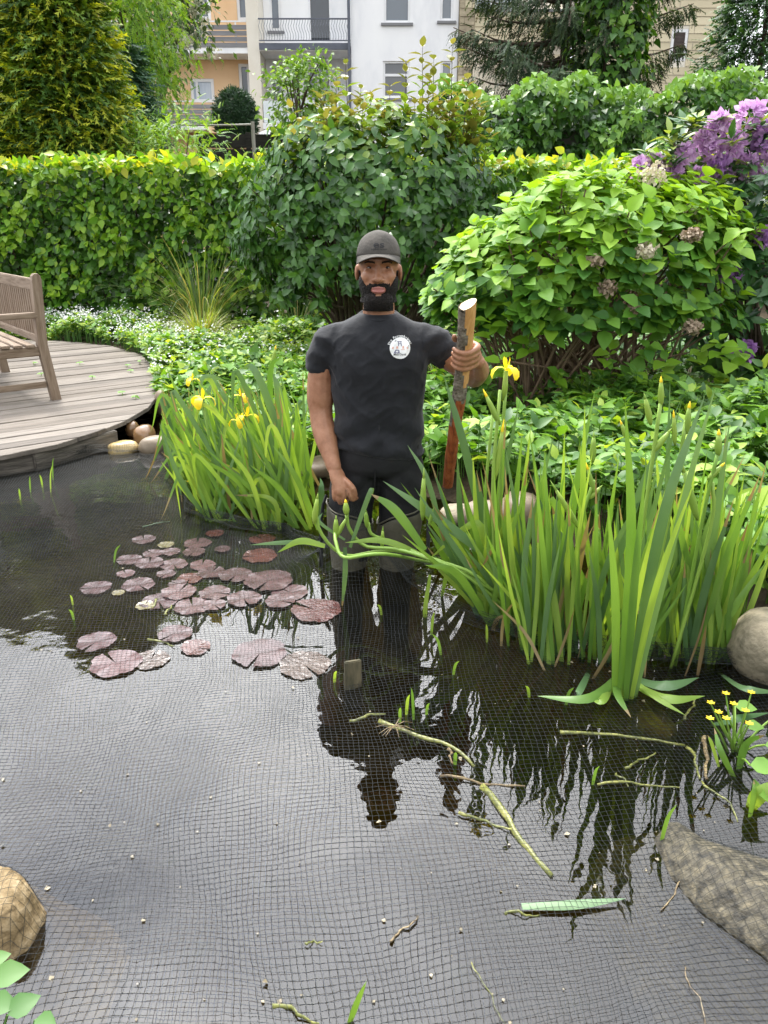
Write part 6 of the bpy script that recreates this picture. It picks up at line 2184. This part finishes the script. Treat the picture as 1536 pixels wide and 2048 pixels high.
# t-shirt
sh = MB()
rings(sh, [(.528, PX + .002, PY, .190, .131), (.545, PX, PY, .190, .133), (.57, PX, PY, .186, .131), (.62, PX, PY, .181, .129), (.70, PX, PY, .184, .130), (.78, PX, PY, .191, .132), (.86, PX, PY, .198, .134), (.92, PX, PY, .203, .132),
           (.97, PX, PY + .002, .200, .122), (1.005, PX, PY + .004, .186, .110), (1.035, PX, PY + .006, .150, .094), (1.058, PX, PY + .006, .104, .082), (1.074, PX, PY + .006, .074, .072)], 36)
limb(sh, [(-.15, 3.10, .972), (-.212, 3.103, .955), (-.243, 3.105, .905), (-.2485, 3.105, .885)], [.072, .074, .069, .067], n=18)
limb(sh, [(.11, 3.10, .972), (.170, 3.103, .958), at(878, 692, 3.115), at(885, 704, 3.12)], [.072, .074, .069, .067], n=18)
shirt_me = fuse('t_shirt', sh, .0065, 15, [m_shirt], .5)
C = co_np(shirt_me)
x, y, z = C[:, 0] - PX, C[:, 1], C[:, 2]
front = np.clip((3.1 - y) / .08, -1, 1)
# soft folds: drag lines from the shoulders, folds at the waist
f1 = .0075 * np.sin((z * 34 + x * 26 * np.sign(x)) + 2 * np.sin(z * 11)) * np.exp(-((z - .60) / .10) ** 2)
f2 = .0055 * np.sin(x * 60 + z * 22) * np.exp(-((z - .93) / .07) ** 2) * np.exp(-((np.abs(x) - .12) / .06) ** 2)
f3 = .0055 * np.sin(z * 62 - np.abs(x) * 30) * np.exp(-((z - .55) / .05) ** 2)
f4 = .0050 * np.sin((z - np.abs(x) * .6) * 75) * (np.abs(x) > .17) * (z > .8)
C[:, 1] -= (f1 + f2 + f3 + f4) * np.sign(front)
C[:, 0] += (f1 + f3) * np.sign(x) * .8
# creases: ridged cloth noise pushed out along the surface
nr_ = np.empty(len(shirt_me.vertices) * 3, np.float32)
shirt_me.vertices.foreach_get('normal', nr_)
nr_ = nr_.reshape(-1, 3)
rid = np.array([(1 - abs(noise.noise(Vector((v[0] * 11 + v[2] * 5, v[1] * 5, v[2] * 9 - abs(v[0] - PX) * 9))))) ** 3 + .5 * (1 - abs(noise.noise(Vector((v[0] * 20 - v[2] * 8, v[1] * 8, v[2] * 17 + 5))))) ** 3 for v in C])
C += nr_ * ((rid - .7) * .0075)[:, None] * np.clip((1.05 - C[:, 2:3]) / .05, .1, 1)
# hem tilts: lower on one hip
low = np.exp(-((z - .53) / .05) ** 2)
C[:, 2] += low * (-x * .13 + .02 * (1 - (x / .19) ** 2) * -.6)
set_co(shirt_me, C)
shirt = link('t_shirt', shirt_me, person)
# collar band, hem and cuff ribs
co_ = MB()
pts = []
for k in range(33):
    a = 2 * math.pi * k / 32
    pts.append((HCX + .0775 * math.cos(a), 3.098 + .071 * math.sin(a), 1.066 + .014 * math.sin(a) - .004 * math.cos(a) ** 2))
co_.tube(pts, .0085, 8, cap=False)
co_.build('collar', m_shirt, shirt, smooth=True)
sbvh = BVHTree.FromPolygons([tuple(v) for v in C], [tuple(p.vertices) for p in shirt_me.polygons])


def on_shirt(x, z, lift=.0015):
    h = sbvh.ray_cast(Vector((x, 2.5, z)), Vector((0, 1, 0)))[0]
    return Vector((x, (h.y if h else 2.97) - lift, z))


def text_mesh(s, size, align='CENTER'):
    cu = bpy.data.curves.new('txt', 'FONT')
    cu.body = s
    cu.size = size
    cu.align_x = align
    cu.resolution_u = 3
    cu.offset = size * .012
    o = bpy.data.objects.new('txt', cu)
    col.objects.link(o)
    dg = bpy.context.evaluated_depsgraph_get()
    me = bpy.data.meshes.new_from_object(o.evaluated_get(dg))
    bpy.data.objects.remove(o)
    V = [tuple(v.co) for v in me.vertices]
    F = [tuple(p.vertices) for p in me.polygons]
    bpy.data.meshes.remove(me)
    return V, F


m_print = surf('white_print', [(0.3, (0.70, 0.72, 0.70)), (0.7, (0.78, 0.79, 0.77))], scale=8, rough=0.7, coord='World')
m_blue = surf('blue_print', [(0.3, (0.06, 0.06, 0.16)), (0.7, (0.09, 0.09, 0.20))], scale=8, rough=0.7, coord='World')
m_orng = surf('pink_print', [(0.3, (0.60, 0.30, 0.22)), (0.7, (0.66, 0.38, 0.30))], scale=8, rough=0.7, coord='World')
LC = at(800, 696, 2.985)
LR = .0395
V = [on_shirt(LC.x, LC.z)]
F = []
for j in (1, 2, 3):
    for k in range(32):
        a = 2 * math.pi * k / 32
        V.append(on_shirt(LC.x + LR * j / 3 * math.cos(a), LC.z + LR * j / 3 * math.sin(a)))
F += [(0, 1 + k, 1 + (k + 1) % 32) for k in range(32)]
for j in (0, 1):
    for k in range(32):
        F.append((1 + j * 32 + k, 1 + (j + 1) * 32 + k, 1 + (j + 1) * 32 + (k + 1) % 32, 1 + j * 32 + (k + 1) % 32))
badge = MB().add(V, F).build('chest_badge', m_print, shirt)
mb = MB()
word = 'Die Pottenkrämer'
for k, ch in enumerate(word):
    if ch == ' ':
        continue
    V, F = text_mesh(ch, .0125)
    a = math.radians(158 - 136 * k / (len(word) - 1))
    rr_ = LR + .0012
    cx_, cz_ = LC.x + rr_ * math.cos(a), LC.z + rr_ * math.sin(a)
    ra = a - math.pi / 2
    mb.add([on_shirt(cx_ + v[0] * math.cos(ra) - v[1] * math.sin(ra), cz_ + v[0] * math.sin(ra) + v[1] * math.cos(ra), .002) for v in V], F)
mb.build('arched_lettering', m_print, shirt)


def badge_quads(name, quads, mat):
    mb = MB()
    for q in quads:
        mb.add([on_shirt(LC.x + a * LR, LC.z + c * LR, .003) for a, c in q], [tuple(range(len(q)))])
    return mb.build(name, mat, shirt)


badge_quads('badge_tower', [[(-.30, .62), (.18, .62), (.18, .66), (-.30, .66)], [(-.18, .20), (-.12, .20), (-.10, .62), (-.16, .62)], [(.12, .20), (.18, .20), (.10, .62), (.04, .62)], [(-.15, .40), (.12, .40), (.12, .45), (-.15, .45)],
                            [(-.58, -.46), (-.05, -.46), (-.05, -.38), (-.55, -.38)], [(-.58, -.42), (-.48, -.42), (-.36, -.14), (-.44, -.14)], [(-.16, -.42), (-.05, -.42), (-.06, -.20), (-.15, -.14)], [(-.44, -.20), (-.12, -.20), (-.16, -.12), (-.40, -.12)]], m_blue)
badge_quads('badge_figures', [[(-.76, -.02), (-.66, -.08), (-.60, .12), (-.72, .18)], [(-.38, -.02), (-.18, -.02), (-.20, .20), (-.34, .20)], [(.22, -.02), (.38, -.02), (.38, .22), (.24, .22)], [(.66, -.08), (.78, -.02), (.74, .16), (.64, .12)],
                              [(.10, -.14), (.46, -.14), (.46, -.09), (.10, -.09)]], m_orng)
V, F = text_mesh('Mick David', .0105)
MB().add([on_shirt(LC.x - .001 + v[0], LC.z - LR * .66 + v[1], .003) for v in V], F).build('badge_name', m_strap, shirt)

# trousers
tr_ = MB()
rings(tr_, [(.425, PX - .012, PY, .150, .100), (.455, PX - .008, PY, .178, .118), (.50, PX, PY, .180, .123), (.58, PX, PY, .168, .116)], 30)
limb(tr_, [(-.105, 3.10, .46), (-.128, 3.098, .36), (-.142, 3.095, .26), (-.145, 3.09, .05)], [.100, .102, .095, .080], n=20)
limb(tr_, [(.066, 3.10, .46), (.078, 3.098, .36), (.072, 3.095, .26), (.058, 3.09, .05)], [.100, .102, .095, .080], n=20)
tr_me = fuse('trousers', tr_, .0075, 8, [m_trou])
C = co_np(tr_me)
x, z = C[:, 0] - PX, C[:, 2]
C[:, 1] -= .004 * np.sin(z * 55 + np.abs(x + .02) * 60) * np.exp(-((z - .36) / .07) ** 2)
set_co(tr_me, C)
trou = link('trousers', tr_me, person)
MB().tube([(PX - .015, 2.979, .47), (PX - .016, 2.985, .42), (PX - .018, 3.0, .375)], [.0030, .0030, .0026], 5).build('fly_seam', m_trou, trou)
# waders: loose tubes with a turned cuff, higher on the outside
for cx0, cx1, s in ((-.147, -.155, -1), (.068, .055, 1)):
    wl = MB()
    prof = [(.225, cx0, 3.097, .090, .088), (.245, cx0, 3.095, .099, .097), (.19, cx0, 3.093, .102, .098), (.12, cx0 * .99, 3.09, .092, .090), (.05, cx1, 3.085, .080, .082), (-.05, cx1, 3.085, .068, .072), (-.25, cx1, 3.10, .060, .066), (-.36, cx1, 3.10, .056, .075), (-.44, cx1, 3.06, .058, .13)]
    V, F = [], []
    n = 26
    for (zz, cx_, cy_, rx_, ry_) in prof:
        for k in range(n):
            a = 2 * math.pi * k / n
            wr_ = 1 + (.045 * math.sin(a * 3 + zz * 40) + .03 * math.sin(a * 5 - zz * 70)) * max(0, min(1, (.24 - zz) / .1)) * (1 if zz > -.1 else .3)
            zz2 = zz + (.042 * s * math.cos(a) - .010 * math.sin(a) + .010 * math.sin(a * 3 + s)) * max(0, (zz - .05) / .19)
            V.append((cx_ + rx_ * math.cos(a) * wr_, cy_ + ry_ * math.sin(a) * wr_, zz2))
    m = len(prof)
    for j in range(m - 1):
        for k in range(n):
            F.append((j * n + k, (j + 1) * n + k, (j + 1) * n + (k + 1) % n, j * n + (k + 1) % n))
    F.append(tuple(range((m - 1) * n, m * n)))
    wl.add(V, F)
    wo = wl.build('wader', m_wade, person, smooth=True)
    mod = wo.modifiers.new('sub', 'SUBSURF')
    mod.levels = mod.render_levels = 2
    cf = MB()
    cf.tube([Vector(V[n + k % n]) for k in range(n + 1)], .004, 6, cap=False)
    cf.build('cuff', m_wade, wo, smooth=True)
    xo = cx0 + s * .108
    MB().tube([(xo - s * .012, 3.07, .33), (xo + s * .002, 3.055, .29), (xo + s * .012, 3.03, .22), (xo + s * .010, 3.00, .12), (xo + s * .014, 2.995, .03)], [.008, .010, .011, .011, .010], 6, flat=.35).build('wader_strap', m_strap, wo, smooth=True)

# cap
cp = MB()
V, F = [], []
n, m = 40, 12
CC = Vector((HCX, 3.100, 1.281))
for j in range(m + 1):
    ph = (math.pi / 2) * j / m
    for k in range(n):
        a = 2 * math.pi * k / n
        rxy = math.cos(ph) ** .82
        zf = math.sin(ph) ** .92
        fr_ = max(0, -math.sin(a))
        V.append((CC.x + .0845 * rxy * math.cos(a), CC.y + (.112 - .006 * fr_) * rxy * math.sin(a), CC.z + .006 * fr_ - .012 * max(0, math.sin(a)) * (1 - zf) + .092 * zf + .006 * fr_ * math.sin(ph * 2)))
for j in range(m):
    for k in range(n):
        F.append((j * n + k, j * n + (k + 1) % n, (j + 1) * n + (k + 1) % n, (j + 1) * n + k))
cp.add(V, F)
cap = cp.build('cap', m_cap, person, smooth=True)
sol = cap.modifiers.new('s', 'SOLIDIFY')
sol.thickness = .003
cbvh = BVHTree.FromPolygons([tuple(v) for v in V], [tuple(f) for f in F])
br = MB()
V, F = [], []
nu, nv = 24, 6
for side in (0, 1):
    for j in range(nv + 1):
        f = j / nv
        for k in range(nu + 1):
            a = math.radians(180 + 10 + 160 * k / nu)
            c, s_ = math.cos(a), math.sin(a)
            x = CC.x + (.0835 + .001 * f) * c
            y = CC.y + .108 * s_ - f * (.074 * max(0, -s_) ** .6)
            z = CC.z + .016 - .032 * c * c * (0.35 + .65 * f) - f * .006 - (.0028 if side else 0)
            V.append((x, y, z))
nb_ = (nu + 1) * (nv + 1)
for j in range(nv):
    for k in range(nu):
        a = j * (nu + 1) + k
        F.append((a, a + 1, a + nu + 2, a + nu + 1))
        F.append((nb_ + a, nb_ + a + nu + 1, nb_ + a + nu + 2, nb_ + a + 1))
for k in range(nu):
    a = nv * (nu + 1) + k
    F.append((a, a + 1, nb_ + a + 1, nb_ + a))
br.add(V, F)
br.build('brim', m_cap, cap, smooth=True)
MB().ellipsoid((CC.x, CC.y, CC.z + .0925), (.007, .007, .004), 10, 6).build('top_button', m_cap, cap, smooth=True)


def on_cap(x, z):
    h = cbvh.ray_cast(Vector((x, 2.5, z)), Vector((0, 1, 0)))[0]
    return (x, (h.y if h else 3.0) - .0025, z)


for word, size, dz, nm in (('es', .040, .038, 'cap_monogram'), ('engelbert strauss', .0085, .030, 'cap_lettering')):
    V, F = text_mesh(word, size)
    MB().add([on_cap(CC.x + .002 + v[0] * (1.25 if size > .02 else 1), CC.z + dz + v[1] * (.82 if size > .02 else 1)) for v in V], F).build(nm, m_capk, cap)

# ------------------------------------------------------------------ the stick in the hand
m_wood = surf('peeled_wood', [(0.3, (0.42, 0.20, 0.06)), (0.7, (0.60, 0.34, 0.14))], scale=6, rough=0.55, spec=0.35, coord='World', stretch=(14, 14, 1.5), bump=.2, bscale=10)
m_red = surf('red_inner_bark', [(0.3, (0.10, 0.022, 0.008)), (0.5, (0.26, 0.065, 0.018)), (0.7, (0.36, 0.12, 0.04))], scale=7, rough=0.5, spec=0.4, coord='World', stretch=(9, 9, 2), bump=.4, bscale=12)
m_gbark = surf('stick_bark', [(0.3, (0.07, 0.055, 0.04)), (0.6, (0.20, 0.17, 0.13)), (0.75, (0.30, 0.29, 0.24))], scale=40, rough=0.85, spec=0.2, coord='World', bump=.8, bscale=70)
m_cut = surf('cut_end', [(0.3, (0.60, 0.48, 0.30)), (0.7, (0.72, 0.60, 0.42))], scale=60, rough=0.7, coord='World')
stick = thing('wooden_stick', SB, 'half peeled wooden stick held upright, orange wood above and red below', 'stick')
L = (SB - ST).length
n, m = 24, 60
V, F, MI = [], [], []
for j in range(m + 1):
    f = j / m
    r = SR * (1.06 - .30 * f) * (1 + .035 * math.sin(f * 17) + .02 * math.sin(f * 41))
    cen_ = ST.lerp(SB, f) + sx * (.006 * math.sin(f * 5)) + sy * .004 * math.sin(f * 7)
    for k in range(n):
        a = 2 * math.pi * k / n
        rr_ = r * (1 + .03 * math.sin(a * 3 + f * 9))
        p = cen_ + sx * rr_ * math.cos(a) + sy * rr_ * math.sin(a)
        if j == 0:
            p += sdir * (-.018 * math.cos(a) + .006)
        V.append(p)
for j in range(m):
    f = (j + .5) / m
    for k in range(n):
        a = 2 * math.pi * (k + .5) / n
        F.append((j * n + k, (j + 1) * n + k, (j + 1) * n + (k + 1) % n, j * n + (k + 1) % n))
        jag = .018 * math.sin(k * 5.1) + .012 * math.sin(k * 2.3 + 1)
        back = math.cos(a - math.radians(195 + 25 * f)) > .35 + .2 * math.sin(f * 30)
        if .385 + jag < f < .475 + jag * .6:
            MI.append(1)
        elif f < .43:
            MI.append(1 if back else 0)
        else:
            MI.append(2 if not (math.cos(a - 3.6) > .93 and f < .62) else 1)
mb = MB()
mb.add(V, F)
mb.M = MI
sk = mb.build('shaft', [m_wood, m_gbark, m_red], stick, smooth=True)
MB().add([V[k] - sdir * .0006 for k in range(n)], [tuple(range(n))]).build('cut_end', m_cut, stick)
MB().add([V[m * n + k] + sdir * .0006 for k in range(n)], [tuple(range(n - 1, -1, -1))]).build('cut_end', m_red, stick)
